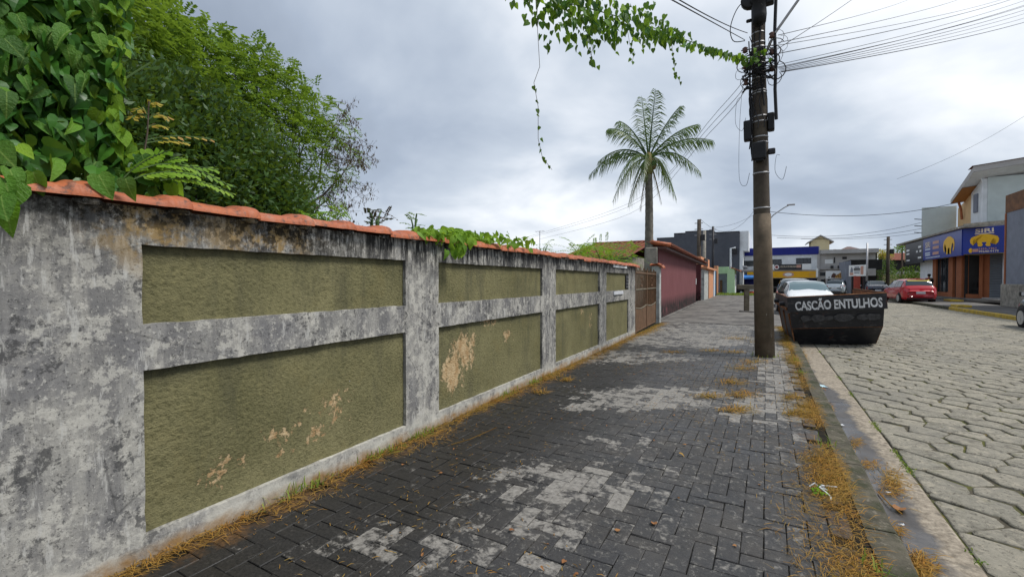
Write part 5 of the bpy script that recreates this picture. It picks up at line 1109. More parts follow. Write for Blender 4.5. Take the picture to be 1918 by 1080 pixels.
# ------------------------------------------------------------------ utility pole
up = root('utility_pole', 'tall dark utility pole with black boxes and steel bands on the pavement', 'utility pole', (-.01, 8.9, 0), 0); LEAN = -.0262
up.rotation_euler = (0, LEAN, 0)
b = MB(); b.tube([(.004*nz(z, 1, 1), .004*nz(z, 5, 1), z) for z in [-.1+i*.35 for i in range(27)]], [.150-.0085*i*.35 for i in range(27)], 18); shaft = b.obj('shaft', M_POLE, up, True)
MB().lathe([(.154, 0), (.143, 1.9), (.136, 2.45)], (0, 0, 0), 18).obj('foot_sleeve', paint('pole_foot', (.135, .105, .075), .95, .28, 5, bump=.5, bd=.012, dirt=(.06, .055, .04), dscale=3), up, True)
def prad(z): return .150-.0085*(z+.1)
for z in (2.55, 3.15, 3.67, 3.77, 4.03, 4.12, 4.52, 4.56, 4.78, 4.94, 5.02, 5.12, 5.30, 5.38, 5.55):
    r_ = prad(z)+.003; MB().lathe([(r_, z-.012), (r_+.004, z-.010), (r_+.004, z+.010), (r_, z+.012)], n=18).obj('steel_band', M_STEEL, up, True)
def pbox(x, y, z, d, name='junction_box', bev=.02, mat=M_BLACK): return MB().box((0,0,0), d).obj(name, mat, up, bev=bev, loc=(x, y, z))
bx = pbox(-.02, -.185, 3.50, (.21, .13, .29)); pbox(-.02, -.19, 3.34, (.13, .10, .04))
pbox(-.19, -.06, 3.90, (.12, .16, .34)); pbox(.165, -.02, 4.0, (.10, .15, .30)); pbox(.165, -.08, 3.49, (.11, .07, .10), mat=M_DKMET)
# upper fittings: splice closure, cable drum, arm
MB().lathe([(.03, -.26), (.10, -.25), (.115, -.12), (.105, .10), (.13, .12), (.13, .20), (.06, .22)], (0,0,0), 14).obj('splice_closure', M_BLACK, up, True, loc=(.02, -.26, 5.85)); MB().lathe([(.12, -.05), (.15, -.04), (.15, .04), (.12, .05)], (0,0,0), 16, 'y').obj('cable_coil', M_BLACK, up, True, loc=(-.10, -.22, 6.05)); pbox(-.13, -.2, 5.72, (.09, .06, .05)); pbox(.17, -.2, 6.0, (.14, .14, .2))
for k in range(6): MB().lathe([(.02, -.05), (.045, -.03), (.03, 0), (.045, .03), (.02, .05)], (0,0,0), 10).obj('insulator', M_BROWNP, up, True, loc=((-.20, .20)[k % 2], -.06-.02*k, 4.75+.13*k))
for k in range(5): MB().tube([(-.26, -.05-.02*k, 4.72+.14*k), (.26, -.10+.03*k, 4.75+.14*k)], .012, 5).obj('bracket', M_STEEL, up)
# street-light arm
MB().tube([(.06, -.12, 5.05), (.24, -.14, 5.42), (.66, -.25, 5.92), (1.5, -.5, 6.7)], .022, 7).obj('light_arm', M_STEEL, up, True)
# cables strapped along the pole
for k in range(16):
    a = random.uniform(-2.6, .35) if k < 9 else random.uniform(-.4, .9); z0 = random.choice((3.6, 3.9, 4.1, 3.4)) if k < 9 else random.uniform(3.95, 4.6); z1 = random.uniform(5.0, 5.6) if k < 9 else 8.5
    pts = []
    for i in range(16):
        z = z0+(z1-z0)*i/15; r_ = prad(z)+.02+.03*random.random(); aa = a+.25*math.sin(i*.8+k)
        pts.append((r_*math.sin(aa)*1.0, -r_*math.cos(aa)*1.0 if k < 9 else -.05-.01*k+9*.01, z))
    MB().tube(pts, random.choice((.007, .010, .013)), 5).obj('strapped_cable', M_CABLE, up)
MB().tube([(.24, -.12, 4.0), (.23, -.14, 4.5), (.25, -.14, 4.9), (.24, -.14, 5.4), (.28, -.15, 6.2), (.32, -.16, 8.4)], .026, 7).obj('riser_cable', M_CABLE, up)
for k in range(13):
    side = random.choice((-1, 1, 1)); z = random.uniform(4.5, 5.4); c = Vector((side*random.uniform(.16, .34), -.14-random.random()*.08, z)); r_ = random.uniform(.05, .13); t0 = random.random()*6
    pts = [c+Vector((r_*math.cos(t0+i*.55)*(1+.1*i/10), .03*math.sin(i), r_*1.3*math.sin(t0+i*.55))) for i in range(random.randint(6, 12))]
    MB().tube(pts, random.choice((.004, .006, .009)), 4).obj('cable_loop', M_CABLE, up)
for k in range(30):
    side = random.choice((-1, 1)); z = random.uniform(4.62, 5.25); MB().tube([(side*.16, -.1, z), (side*random.uniform(.2, .27), -.2*random.random(), z+random.uniform(-.15, .1)), (random.uniform(-.1, .1), -.21, z+random.uniform(-.15, .1))], random.choice((.006, .009, .012)), 5).obj('jumper', M_CABLE, up)
for x0_, z0, z1 in ((-.26, 2.95, 4.6), (.28, 2.98, 3.4), (-.30, 3.9, 4.5)):
    MB().tube(smooth([(x0_, -.1, z1), (x0_-.05, -.12, (z0+z1)/2+.2), (x0_-.07, -.12, z0+.15), (x0_+.03, -.15, z0), (x0_+.09, -.18, z0+.2)]), .0035, 4).obj('drop_wire', M_CABLE, up)
MB().tube(smooth([(-.2, -.1, 5.45), (-.38, -.1, 5.5), (-.42, -.1, 5.75), (-.30, -.1, 6.05), (-.1, -.15, 6.15)]), .008, 5).obj('cable_loop', M_CABLE, up)

# ------------------------------------------------------------------ overhead cables
def cable(p0, p1, sag, r_, label, group=None, n=18):
    p0, p1 = Vector(p0), Vector(p1); c = p0
    pts = [p0.lerp(p1, i/n)-Vector((0, 0, sag*4*(i/n)*(1-i/n)))-c for i in range(n+1)]
    return MB().tube(pts, r_, 5).obj('overhead_cable', M_CABLE, loc=c, label=label, cat='cable', group=group)
G1 = 'cables fanning right from the utility pole'
L1 = 'thin dark overhead cable fanning out to the right of the utility pole'
fan = [((1458, 66), (1700, -2), .006), ((1458, 80), (1800, -5), .006), ((1458, 85), (1862, 0), .005), ((1460, 100), (1880, 0), .007), ((1455, 122), (1905, 2), .005), ((1457, 126), (1918, 8), .006), ((1458, 128), (1918, 6), .006), ((1460, 130), (1918, 15), .006), ((1462, 132), (1918, 22), .005), ((1462, 134), (1918, 30), .005), ((1464, 135), (1918, 38), .008)]
ORD = ['topmost', 'second', 'third', 'fourth', 'fifth', 'sixth', 'seventh', 'eighth', 'ninth', 'tenth', 'lowest']
for k, (a, b_, r_) in enumerate(fan):
    p = at(*a, Y=8.85); e = at(*b_, X=7.4); q_ = p+(e-p)*1.25; cable(p, q_, .12, r_, ORD[k]+(' from the top' if 0 < k < 10 else '')+' of the thin cables fanning right from the utility pole', G1)
p = at(1455, 93, Y=8.85); e = at(1590, 0, Y=14); cable(p, p+(e-p)*2, .05, .006, 'single steep overhead cable rising right behind the fan of cables')
cable(at(1395, 75, Y=8.9), at(1255, -2, Y=4.0), .0, .006, 'lower of two bare cables running up left from the pole'); cable(at(1400, 62, Y=8.9), at(1262, -6, Y=4.2), .03, .006, 'upper of two bare cables running up left from the pole')
for k, (a, b_) in enumerate((((1392, 142), (960, 452)), ((1394, 158), (990, 446)), ((1394, 172), (1010, 448)))):
    A, B = at(*a, Y=8.95), at(*b_, Y=30); pts = [A]
    M1 = at((1345, 1340, 1330)[k], (207, 225, 248)[k], Y=13); M2 = at((1180, 1180, 1180)[k], (380, 386, 400)[k], Y=24)
    P = [A, M1, M2, B]; out = []
    for i in range(25):
        t = i/24*3; s_ = min(2, int(t)); f_ = t-s_; p0 = P[max(0, s_-1)]; p1 = P[s_]; p2 = P[s_+1]; p3 = P[min(3, s_+2)]
        out.append(.5*((2*p1)+(p2-p0)*f_+(2*p0-5*p1+4*p2-p3)*f_*f_+(3*p1-p0-3*p2+p3)*f_**3)-A)
    MB().tube(out, .006, 5).obj('overhead_cable', M_CABLE, loc=A, label=('upper', 'middle', 'lowest')[k]+' of three service cables sagging left behind the palm', cat='cable')
far_c = [((1440, 396), (1600, 404), (1798, 378), 30, .016, 'dark sagging cable crossing the street above the cream tower'), ((1440, 440), (1560, 442), (1728, 416), 46, .018, 'upper far cable running into the terrace parapet'), ((1455, 445), (1600, 444), (1726, 428), 48, .02, 'middle far cable running into the terrace parapet'), ((1500, 447), (1620, 446), (1724, 436), 50, .016, 'lower far cable running into the terrace parapet'), ((1312, 410), (1340, 430), (1412, 395), 38, .012, 'thin cable drooping right from the thick far pole'), ((1336, 426), (1365, 422), (1412, 402), 44, .012, 'thin cable climbing right from the slim black pole'), ((1680, 335), (1800, 285), (1930, 210), 24, .006, 'faint lone cable high over the shop')]
for a, mdl, b_, Y, r_, lab in far_c:
    A, M1, B = at(*a, Y=Y), at(*mdl, Y=Y), at(*b_, Y=Y); n = 16; tm = (mdl[0]-a[0])/(b_[0]-a[0])
    C_ = (M1-A*(1-tm)**2-B*tm**2)/(2*tm*(1-tm)); pts = [A*(1-t)**2+C_*2*t*(1-t)+B*t*t-A for t in [i/n for i in range(n+1)]]
    MB().tube(pts, r_, 4).obj('overhead_cable', M_CABLE, loc=A, label=lab, cat='cable')
# ------------------------------------------------------------------ plants
def heart(size, mat, name='leaf', fold=.16, curl=.22, wide=1.0):
    half = [(0, .0), (.20, -.09), (.40, .02), (.47, .25), (.40, .52), (.22, .80), (0, 1.06)]
    mid = [(0, 0), (0, .22), (0, .5), (0, .8)]
    def P(x, y): return (x*size*wide, y*size, (fold*abs(x)*1.6-curl*max(0, y-.15)**2+.06*math.sin(y*9+x*7)*abs(x))*size)
    V = [P(0, 0), P(0, .25), P(0, .52), P(0, .80), P(0, 1.06)]
    r_ = [(.20,-.09),(.40,.02),(.47,.25),(.40,.52),(.22,.80)]
    V += [P(x, y) for x, y in r_]+[P(-x, y) for x, y in r_]
    F = [(0,5,6,1),(1,6,7),(1,7,8,2),(2,8,9,3),(3,9,4),(0,1,11,10),(1,12,11),(1,2,13,12),(2,3,14,13),(3,4,14)]
    return MB().add(V, F)
def orient(pos, tipdir, normal, roll=0):
    y = Vector(tipdir).normalized(); n = Vector(normal); n = (n-y*n.dot(y)); n = n.normalized() if n.length > 1e-4 else y.orthogonal().normalized()
    x = y.cross(n); M = Matrix((x, y, n)).transposed().to_4x4(); M.translation = Vector(pos); return M
def rv(s=1.0): return Vector((random.gauss(0, s), random.gauss(0, s), random.gauss(0, s)))
HV = [heart(1, None, wide=w_, curl=c_, fold=f_) for w_, c_, f_ in ((.92, .25, .2), (.74, .55, .35), (1.02, .15, .10), (.82, .8, .15), (.66, .3, .5))]
HM = [h.mesh('leaf', M_VINE, True) for h in HV]; HML = [h.mesh('leaf', M_LIMEL, True) for h in HV]
def put_leaf(parent, pos, tip, nrm, size, lime=False):
    o = bpy.data.objects.new('leaf', random.choice(HML if lime else HM)); COL.objects.link(o); o.parent = parent
    o.matrix_local = orient(pos, tip, nrm) @ Matrix.Diagonal((size, size, size, 1)); return o
def add_leaf(mb, pos, tip, nrm, size):
    h = random.choice(HV); M = orient(pos, tip, nrm) @ Matrix.Diagonal((size, size, size, 1)); mb.add([M @ Vector(p) for p in h.v], h.f)
def leafquads(B, D, W):
    n = len(B); V = np.empty((n, 4, 3)); V[:, 0] = B; V[:, 1] = B+.45*D+W; V[:, 2] = B+D; V[:, 3] = B+.45*D-W
    return V.reshape(-1, 3), np.arange(4*n).reshape(-1, 4)
def unit(a): return a/np.maximum(1e-9, np.linalg.norm(a, axis=-1, keepdims=True))
def sprays(P, Dr, L, npair, ll, lw, droop=.35):
    """pinnate leaves: rachis from P along Dr (unit) of length L, drooping, npair leaflet pairs"""
    n = len(P); up_ = np.array([0, 0, 1.0]); side = unit(np.cross(Dr, up_)+rng.normal(0, .15, (n, 3)))
    Bs, Ds, Ws = [], [], []
    for k in range(npair):
        t = (k+.6)/npair; b_ = P+Dr*(L*t)[:, None]+up_*(-droop*L*t*t)[:, None]
        for s_ in (1, -1):
            d = unit(side*s_+Dr*.45+up_*rng.uniform(-.5, .05, (n, 1))); l_ = ll*(1-.35*abs(t-.5)*2)*rng.uniform(.8, 1.2, (n, 1))
            Bs.append(b_); Ds.append(d*l_); Ws.append(unit(Dr+rng.normal(0, .25, (n, 3)))*lw)
    return leafquads(np.concatenate(Bs), np.concatenate(Ds), np.concatenate(Ws))
def shell(lobes, n, jitter=.12, inner=.55):
    """points near the surface of ellipsoid lobes, with outward direction"""
    w_ = np.array([l[3]*l[3] for l in lobes]); w_ = w_/w_.sum(); pick = rng.choice(len(lobes), n, p=w_)
    C = np.array([l[:3] for l in lobes])[pick]; Rr = np.array([l[3] for l in lobes])[pick]
    d = unit(rng.normal(0, 1, (n, 3))); r_ = rng.uniform(inner, 1.0, n)**.6
    P = C+d*(Rr*r_)[:, None]*np.array([1, 1, .85])+rng.normal(0, jitter, (n, 3)); return P, d

# leafy vine bush hanging over the near end of the wall
vb = root('vine_bush', 'large heart-leaved climber piled over the near end of the wall', 'bush', (-2.75, .6, 1.65))
inv = Matrix.Translation((-2.75, .6, 1.65)).inverted()
def edge_x(v):   # right outline of the bush in the photo, by image height
    pts = [(-120, 250), (0, 238), (60, 240), (140, 228), (200, 222), (250, 240), (290, 290), (330, 330), (360, 340)]
    for (a, b_), (c, d) in zip(pts[:-1], pts[1:]):
        if a <= v <= c: return b_+(d-b_)*(v-a)/(c-a)
    return 230
cnt = 0; dense = MB()
cand = []
for i in range(290):
    v = random.uniform(-60, 352); e = edge_x(v); u = random.uniform(-60, e) if random.random() < .72 else e-abs(random.gauss(0, 22))
    cand.append((u, v, e))
for u, v, e in cand:
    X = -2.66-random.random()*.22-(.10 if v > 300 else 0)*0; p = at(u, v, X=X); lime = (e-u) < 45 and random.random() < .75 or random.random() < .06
    if p.z < 1.74: p.z = 1.74+random.random()*.05
    tip = Vector((.25, -.05, -1))+rv(.38); nrm = Vector((.9, -.45, .55))+rv(.42)
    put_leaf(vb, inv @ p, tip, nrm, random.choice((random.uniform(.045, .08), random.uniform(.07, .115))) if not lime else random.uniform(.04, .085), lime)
for u, v, X in ((18, 335, -2.36), (30, 362, -2.33), (8, 352, -2.34), (14, 398, -2.33), (2, 385, -2.32), (40, 345, -2.4), (62, 340, -2.45), (235, 352, -2.42), (185, 345, -2.44), (12, 190, -2.5), (8, 90, -2.5)):
    p = at(u, v-18, X=X); put_leaf(vb, inv @ p, Vector((.2, .05, -1))+rv(.25), Vector((1, -.4, .35))+rv(.2), random.uniform(.075, .11))
for i in range(900):
    v = random.uniform(-60, 352); e = edge_x(v); u = random.uniform(-60, e-6); p = at(u, v, X=-2.70-random.random()*.2)
    if p.z < 1.72: continue
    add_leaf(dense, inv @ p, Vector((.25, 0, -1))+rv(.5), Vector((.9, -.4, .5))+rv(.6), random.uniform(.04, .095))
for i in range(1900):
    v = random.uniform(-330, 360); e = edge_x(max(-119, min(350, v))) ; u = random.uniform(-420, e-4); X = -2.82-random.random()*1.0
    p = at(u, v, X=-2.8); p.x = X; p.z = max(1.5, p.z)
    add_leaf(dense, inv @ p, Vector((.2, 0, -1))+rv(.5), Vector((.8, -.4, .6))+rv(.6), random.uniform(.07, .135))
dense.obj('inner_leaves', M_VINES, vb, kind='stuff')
for i in range(14):
    u0, v0 = random.uniform(-40, 200), random.uniform(250, 345); P = [at(u0, v0, X=-2.95)]
    for k in range(7): P.append(at(u0+random.gauss(4, 16)*k, v0-k*random.uniform(35, 60), X=-2.9-.05*k))
    MB().tube([inv @ p for p in P], .006, 5).obj('stem', M_STEM, vb)
# pinnate fronds and yellow sprout at its foot
def pinnate(name, path, pairs, ll, lw, mat, parent, stemm=M_STEM, inv_=None):
    P = [Vector(p) for p in path]; mb = MB(); Bq, Dq, Wq = [], [], []
    n = 14; pts = []
    for i in range(n+1):
        t = i/n; a = P[0]*(1-t)**2+P[1]*2*t*(1-t)+P[2]*t*t; pts.append(a)
    cen = pts[0]
    for k in range(pairs):
        t = .18+.82*(k+.5)/pairs; i = min(n-1, int(t*n)); c = pts[i].lerp(pts[i+1], t*n-i); d = (pts[i+1]-pts[i]).normalized(); s_ = d.cross(Vector((.5, -.4, 1))).normalized()
        for sg in (1, -1):
            l_ = ll*(1-.5*abs(t-.5))*random.uniform(.85, 1.15); dd = (s_*sg+d*.5+Vector((0, 0, -.25))+rv(.12)).normalized()*l_
            Bq.append(c-cen); Dq.append(dd); Wq.append(d*lw*random.uniform(.8, 1.2))
    V, F = leafquads(np.array(Bq), np.array(Dq), np.array(Wq)); rt = link(name, None, parent, cen if not inv_ else inv_ @ cen)
    link('leaflets', npmesh('leaflets', V, F, mat), rt); MB().tube([p-cen for p in pts], .0035, 4).obj('rachis', stemm, rt); return rt
fp = root('pinnate_seedling', 'bright green feather-leaved seedling arching over the clay tiles', 'plant', at(265, 340, X=-2.72)); iv = Matrix.Translation(fp.location).inverted()
for (a, b_, c, X, ll) in (((262, 318), (330, 285), (432, 350), -2.62, .040), ((300, 338), (360, 325), (437, 364), -2.56, .036), ((258, 330), (320, 300), (408, 318), -2.70, .042), ((240, 340), (300, 310), (372, 330), -2.6, .04), ((255, 335), (285, 300), (345, 296), -2.68, .045), ((230, 335), (260, 300), (318, 282), -2.7, .05)):
    pinnate('frond', [at(*a, X=X), at(*b_, X=X), at(*c, X=X+.08)], 13, ll*1.35, .015, M_LIME, fp, inv_=iv)
ysp = root('yellow_sprout', 'upright sprout with yellowing leaflets rising from the bush foot', 'plant', at(268, 306, X=-2.8)); iv = Matrix.Translation(ysp.location).inverted()
MB().tube([iv @ at(266, 312, X=-2.8), iv @ at(276, 250, X=-2.8), iv @ at(279, 190, X=-2.8)], .004, 5).obj('stem', M_BRANCH, ysp)
for a, b_, c in (((277, 225), (262, 205), (247, 222)), ((277, 225), (295, 205), (316, 222)), ((277, 240), (290, 228), (312, 238)), ((276, 215), (268, 198), (255, 208)), ((278, 200), (284, 186), (292, 196)), ((275, 262), (330, 248), (402, 262)), ((274, 268), (320, 258), (352, 268))):
    pinnate('frond', [at(*a, X=-2.8), at(*b_, X=-2.8), at(*c, X=-2.78)], 7, .042, .012, M_YEL, ysp, inv_=iv)

# feathery tree behind the yard
ft = root('feathery_tree', 'tall loose feathery-leaved tree behind the wall with bare twigs on its right', 'tree', (-9.6, 6.0, -.06)); FT = Vector((-9.6, 6.0, -.06))
def LB(u, v, X, r_): p = at(u, v, X=X); return (p.x, p.y, p.z, r_)
lob = [LB(150, 30, -8.5, 1.2), LB(240, 75, -9.0, .95), LB(255, 20, -9.3, .55), LB(330, 110, -9.2, .85), LB(385, 120, -9.5, .75), LB(440, 130, -9.5, .75), LB(495, 165, -9.6, .75), LB(545, 190, -9.7, .68), LB(590, 215, -9.8, .55), LB(560, 250, -9.4, .6), LB(500, 235, -9.2, .8), LB(430, 200, -9.0, .9), LB(350, 190, -8.8, .9), LB(615, 265, -9.8, .42), LB(590, 315, -9.6, .42), LB(640, 240, -10.0, .30), LB(630, 330, -9.7, .28), LB(600, 370, -9.6, .3), LB(560, 330, -9.3, .5), LB(290, 50, -9.6, .4), LB(100, 150, -8.5, 1.2), LB(0, 60, -8.5, 1.4), LB(-150, 60, -8.5, 1.6), LB(665, 290, -10, .2), LB(380, 75, -9.9, .3), LB(480, 110, -9.9, .3)]
P, d = shell(lob, 6200, .12, .35); Dr = unit(d*np.array([1, 1, .5])+rng.normal(0, .5, (len(P), 3))+np.array([0, 0, -.05]))
V, F = sprays(P, Dr, rng.uniform(.22, .42, len(P)), 7, .095, .024, .4)
link('crown', npmesh('crown', V-np.array(FT), F, M_FEATH), ft)
trk = MB(); tp = [(0, 0, 0), (.1, .05, 1.0), (-.05, .1, 2.0), (.1, .2, 2.8)]; trk.tube(tp, [.22, .18, .15, .12], 10).obj('trunk', M_BRANCH, ft, True)
for l in lob:
    e = Vector(l[:3])-FT; s_ = Vector((.1, .2, random.uniform(2.0, 2.8))); mid_ = s_.lerp(e, .5)+rv(.15)+Vector((0, 0, -.2))
    MB().tube([s_, s_.lerp(mid_, .5)+rv(.05), mid_, mid_.lerp(e, .5)+rv(.08), e], [.045, .035, .026, .016, .008], 6).obj('limb', M_BRANCH, ft)
tw = MB(); pods = []
def twig(p, d, L, r_, depth):
    q = p; pts = [p]
    for k in range(4):
        d = (d+rv(.28)+Vector((0, .02, .02))).normalized(); q = q+d*L/4; pts.append(q)
        if depth > 0 and k > 0:
            for _ in range(random.choice((1, 2))): twig(q, (d+rv(.6)).normalized(), L*.62, r_*.6, depth-1)
        elif depth == 0 and random.random() < .55: pods.append(q.copy())
    tw.tube(pts, [r_, r_*.85, r_*.7, r_*.6, r_*.45], 4, False)
for (u, v, du, dv_) in ((575, 300, 1, -.3), (585, 330, 1, .1), (600, 350, .9, .5), (590, 290, 1, -.6), (570, 360, .7, .9), (600, 240, 1, -.5), (620, 300, 1, 0), (585, 375, .5, 1)):
    p = at(u, v, X=-9.6); e = at(u+du*60, v+dv_*60, X=-9.6); twig(p-FT, ((e-p).normalized()), random.uniform(.7, 1.0), .014, 3)
tw.obj('bare_twigs', M_TWIG, ft)
Bq = np.array([p[:] for p in pods]); nq = len(Bq); V, F = leafquads(Bq, np.stack([rng.normal(0, .02, nq), rng.normal(0, .02, nq), -rng.uniform(.05, .11, nq)], 1), np.stack([rng.normal(0, .006, nq)+.006, rng.normal(0, .006, nq)+.006, np.zeros(nq)], 1)); link('seed_pods', npmesh('seed_pods', V, F, M_POD), ft)
# dense dark tree in front of it
dt = root('dense_tree', 'dense dark green domed tree just behind the wall', 'tree', (-6.6, 4.4, -.06)); DT = Vector((-6.6, 4.4, -.06))
lob2 = [LB(300, 230, -6.2, .75), LB(360, 250, -6.3, .75), LB(420, 290, -6.5, .72), LB(470, 325, -6.6, .66), LB(520, 365, -6.7, .48), LB(545, 395, -6.8, .36), LB(450, 385, -6.4, .8), LB(370, 340, -6.2, .9), LB(280, 310, -6.0, .9), LB(220, 220, -6.2, .7), LB(160, 260, -6.0, 1.0), LB(320, 190, -6.5, .45), LB(400, 240, -6.7, .5), LB(490, 410, -6.5, .7), LB(330, 420, -6.2, .9), LB(550, 420, -6.8, .4), LB(40, 240, -6.0, 1.1), LB(-120, 240, -6.0, 1.2)]
P, d = shell(lob2, 62000, .06, .6); D = unit(d*.6+rng.normal(0, .6, P.shape)+np.array([.1, -.05, .15]))*rng.uniform(.06, .11, (len(P), 1)); Wd = unit(np.cross(D, rng.normal(0, 1, P.shape)))*rng.uniform(.013, .024, (len(P), 1))
V, F = leafquads(P-np.array(DT), D, Wd); link('crown', npmesh('crown', V, F, M_DENSE), dt)
MB().tube([(0, 0, 0), (.1, 0, .8), (0, .1, 1.6), (.1, .1, 2.2)], [.16, .13, .11, .06], 8).obj('trunk', M_BRANCH, dt, True)
for l in lob2[::2]: e = Vector(l[:3])-DT; MB().tube([(0, .05, 1.3), tuple(Vector((0, .05, 1.3)).lerp(e, .5)+rv(.1)), tuple(e)], [.06, .04, .012], 5).obj('limb', M_BRANCH, dt)
# climber clump on top of the wall
wc = root('wall_climber', 'bright green climber clump spilling over the middle of the wall', 'plant', (-2.62, 3.9, 1.68)); iv = Matrix.Translation(wc.location).inverted()
st_ = MB(); k = 0
for i in range(330):
    u = random.uniform(778, 1000) if random.random() < .6 else random.gauss(850, 30)
    top = {0: 426, 1: 430, 2: 434, 3: 440, 4: 444}[max(0, min(4, int((u-778)/45)))]; lo_ = 432+(u-778)*.155; v = random.uniform(top, lo_+10)
    if 930 < u < 955: v = random.uniform(432, 460)
    Xw = -2.62-.012*(u-780)/50-random.uniform(-.14, .22); p = at(u, v, X=Xw); p.z = max(p.z, 1.70)
    tip = Vector((.3, 0, -.6))+rv(.6); nrm = Vector((.7, -.5, .8))+rv(.4); s_ = random.uniform(.05, .095)
    if k < 230: put_leaf(wc, iv @ p, tip, nrm, s_, True); k += 1
    else: add_leaf(st_, iv @ p, tip, nrm, s_)
for i in range(26):
    u, v = random.gauss(858, 12), random.uniform(440, 472); p = at(u, v, X=-2.43); put_leaf(wc, iv @ p, Vector((.2, 0, -1))+rv(.3), Vector((1, -.5, .4))+rv(.3), random.uniform(.05, .09), True)
st_.obj('inner_leaves', M_LIME, wc, kind='stuff')
for i in range(8): u = 790+i*25; MB().tube([iv @ at(u, 440+i*4, X=-2.66), iv @ at(u+18, 436+i*4, X=-2.70), iv @ at(u+40, 446+i*4, X=-2.7)], .004, 4).obj('stem', M_STEM, wc)
# feathery seedlings further along
def fplant(name, label, u0, u1, vt, vb_, X, n, mat, ll=.03, lw=.007, L=(.25, .5)):
    base = at((u0+u1)/2, vb_, X=X); t = root(name, label, 'plant', base); B = np.array(base[:])
    Ps = []; Ds = []
    for i in range(n):
        p = at(random.uniform(u0, u1), random.uniform(vt, vb_), X=X-random.random()*.5); Ps.append(p[:]); Ds.append((random.gauss(0, .6), random.gauss(0, .6), random.uniform(-.1, .5)))
    Ps = np.array(Ps); V, F = sprays(Ps, unit(np.array(Ds)), rng.uniform(*L, n), 12, ll, lw, .3); link('fronds', npmesh('fronds', V-B, F, mat), t)
    for i in range(6): MB().tube([(0, 0, -.9), tuple((Vector(Ps[i*(n//7)])-base)*.5), tuple(Vector(Ps[i*(n//7)])-base)], .008, 4).obj('stem', M_STEM, t)
fplant('feathery_shrub', 'low feathery lime-green shrub behind the far end of the wall', 1075, 1188, 456, 500, -3.35, 240, M_LIME, .06, .013, (.3, .6))
fplant('thin_sapling', 'thin pale sapling over the wall left of the feathery shrub', 1000, 1030, 455, 480, -3.2, 14, M_LIME, .04, .008)
fplant('purple_weed', 'dull purple-leaved weed above the coping right of the big tree', 680, 728, 392, 418, -3.0, 12, M_POD, .04, .010, (.10, .18))
fplant('small_sapling', 'small dark sapling tip above the coping left of the climber', 768, 783, 400, 432, -3.1, 12, M_FEATH, .03, .006, (.08, .16))
fplant('coping_weed', 'low green weed just above the coping below the bare twigs', 570, 660, 396, 420, -3.0, 22, M_LIME, .035, .009, (.10, .2))

# vine trailing along the service cable to the pole
hv = root('hanging_vine', 'leafy vine trailing along a cable from the top edge to the utility pole', 'vine', at(1405, 108, Y=8.8)); iv = Matrix.Translation(hv.location).inverted()
line = [at(860, -60, d=4.4), at(960, -22, d=4.7), at(1040, 0, d=5.0), at(1110, 18, d=5.3), at(1190, 40, d=5.7), at(1260, 66, d=6.3), at(1320, 88, d=6.9), at(1365, 102, d=7.3), at(1405, 110, d=7.6)]
def along(t):
    s_ = t*(len(line)-1); i = min(len(line)-2, int(s_)); return line[i].lerp(line[i+1], s_-i)
MB().tube([iv @ p for p in line], .006, 5).obj('stem', M_STEM, hv)
inn = MB(); k = 0
for i in range(560):
    t = random.choice((random.uniform(.18, .66), random.uniform(.22, .60), random.uniform(.05, 1.0))); p = along(t)
    th = .16*math.exp(-((t-.36)/.20)**2)+.03; off = rv(th); off.z = off.z*.9-th*.35
    p = p+off; tip = Vector((.1, 0, -1))+rv(.35); nrm = Vector((.2, -.9, .35))+rv(.45); s_ = random.uniform(.055, .095)
    if k < 250: put_leaf(hv, iv @ p, tip, nrm, s_, random.random() < .45); k += 1
    else: add_leaf(inn, iv @ p, tip, nrm, s_)
strands = [([(1004, -10), (1007, 60), (1011, 125), (1000, 155), (1008, 200), (1008, 260), (1016, 295), (1034, 318)], 4.7, (.42, 1)), ([(1085, 20), (1100, 60), (1110, 90), (1105, 118)], 5.2, (0, 1)), ([(1065, 10), (1075, 45), (1090, 65), (1110, 110)], 5.2, (0, 1)), ([(1175, 55), (1180, 85), (1188, 98), (1184, 118)], 5.6, (.2, 1)), ([(1258, 80), (1262, 110), (1264, 135), (1276, 158)], 6.3, (.1, 1)), ([(985, -15), (993, 10), (1003, 35)], 4.7, (0, 1)), ([(1130, 40), (1150, 60), (1140, 75)], 5.4, (0, 1)), ([(1200, 60), (1215, 72), (1205, 90)], 5.8, (0, 1))]
for pts, dd, (t0, t1) in strands:
    P = [at(*q, d=dd) for q in pts]; MB().tube([iv @ p for p in P], .0028, 4).obj('strand', M_BRANCH, hv)
    n = 13 if len(pts) > 5 else 10
    for i in range(n):
        t = t0+(t1-t0)*(i+random.random()*.6)/n; s_ = min(t, .999)*(len(P)-1); j = int(s_); p = P[j].lerp(P[j+1], s_-j)
        put_leaf(hv, iv @ (p+rv(.015)), Vector((.3*random.choice((-1, 1)), 0, -1))+rv(.2), Vector((.2, -1, .2))+rv(.4), random.uniform(.04, .075)*(1-.35*t), random.random() < .2)
for i in range(24):
    p = at(random.gauss(1415, 14), random.gauss(104, 9), d=7.45); put_leaf(hv, iv @ p, Vector((0, 0, -1))+rv(.5), Vector((.2, -1, .2))+rv(.4), random.uniform(.05, .08), random.random() < .3)
inn.obj('inner_leaves', M_VINES, hv, kind='stuff')

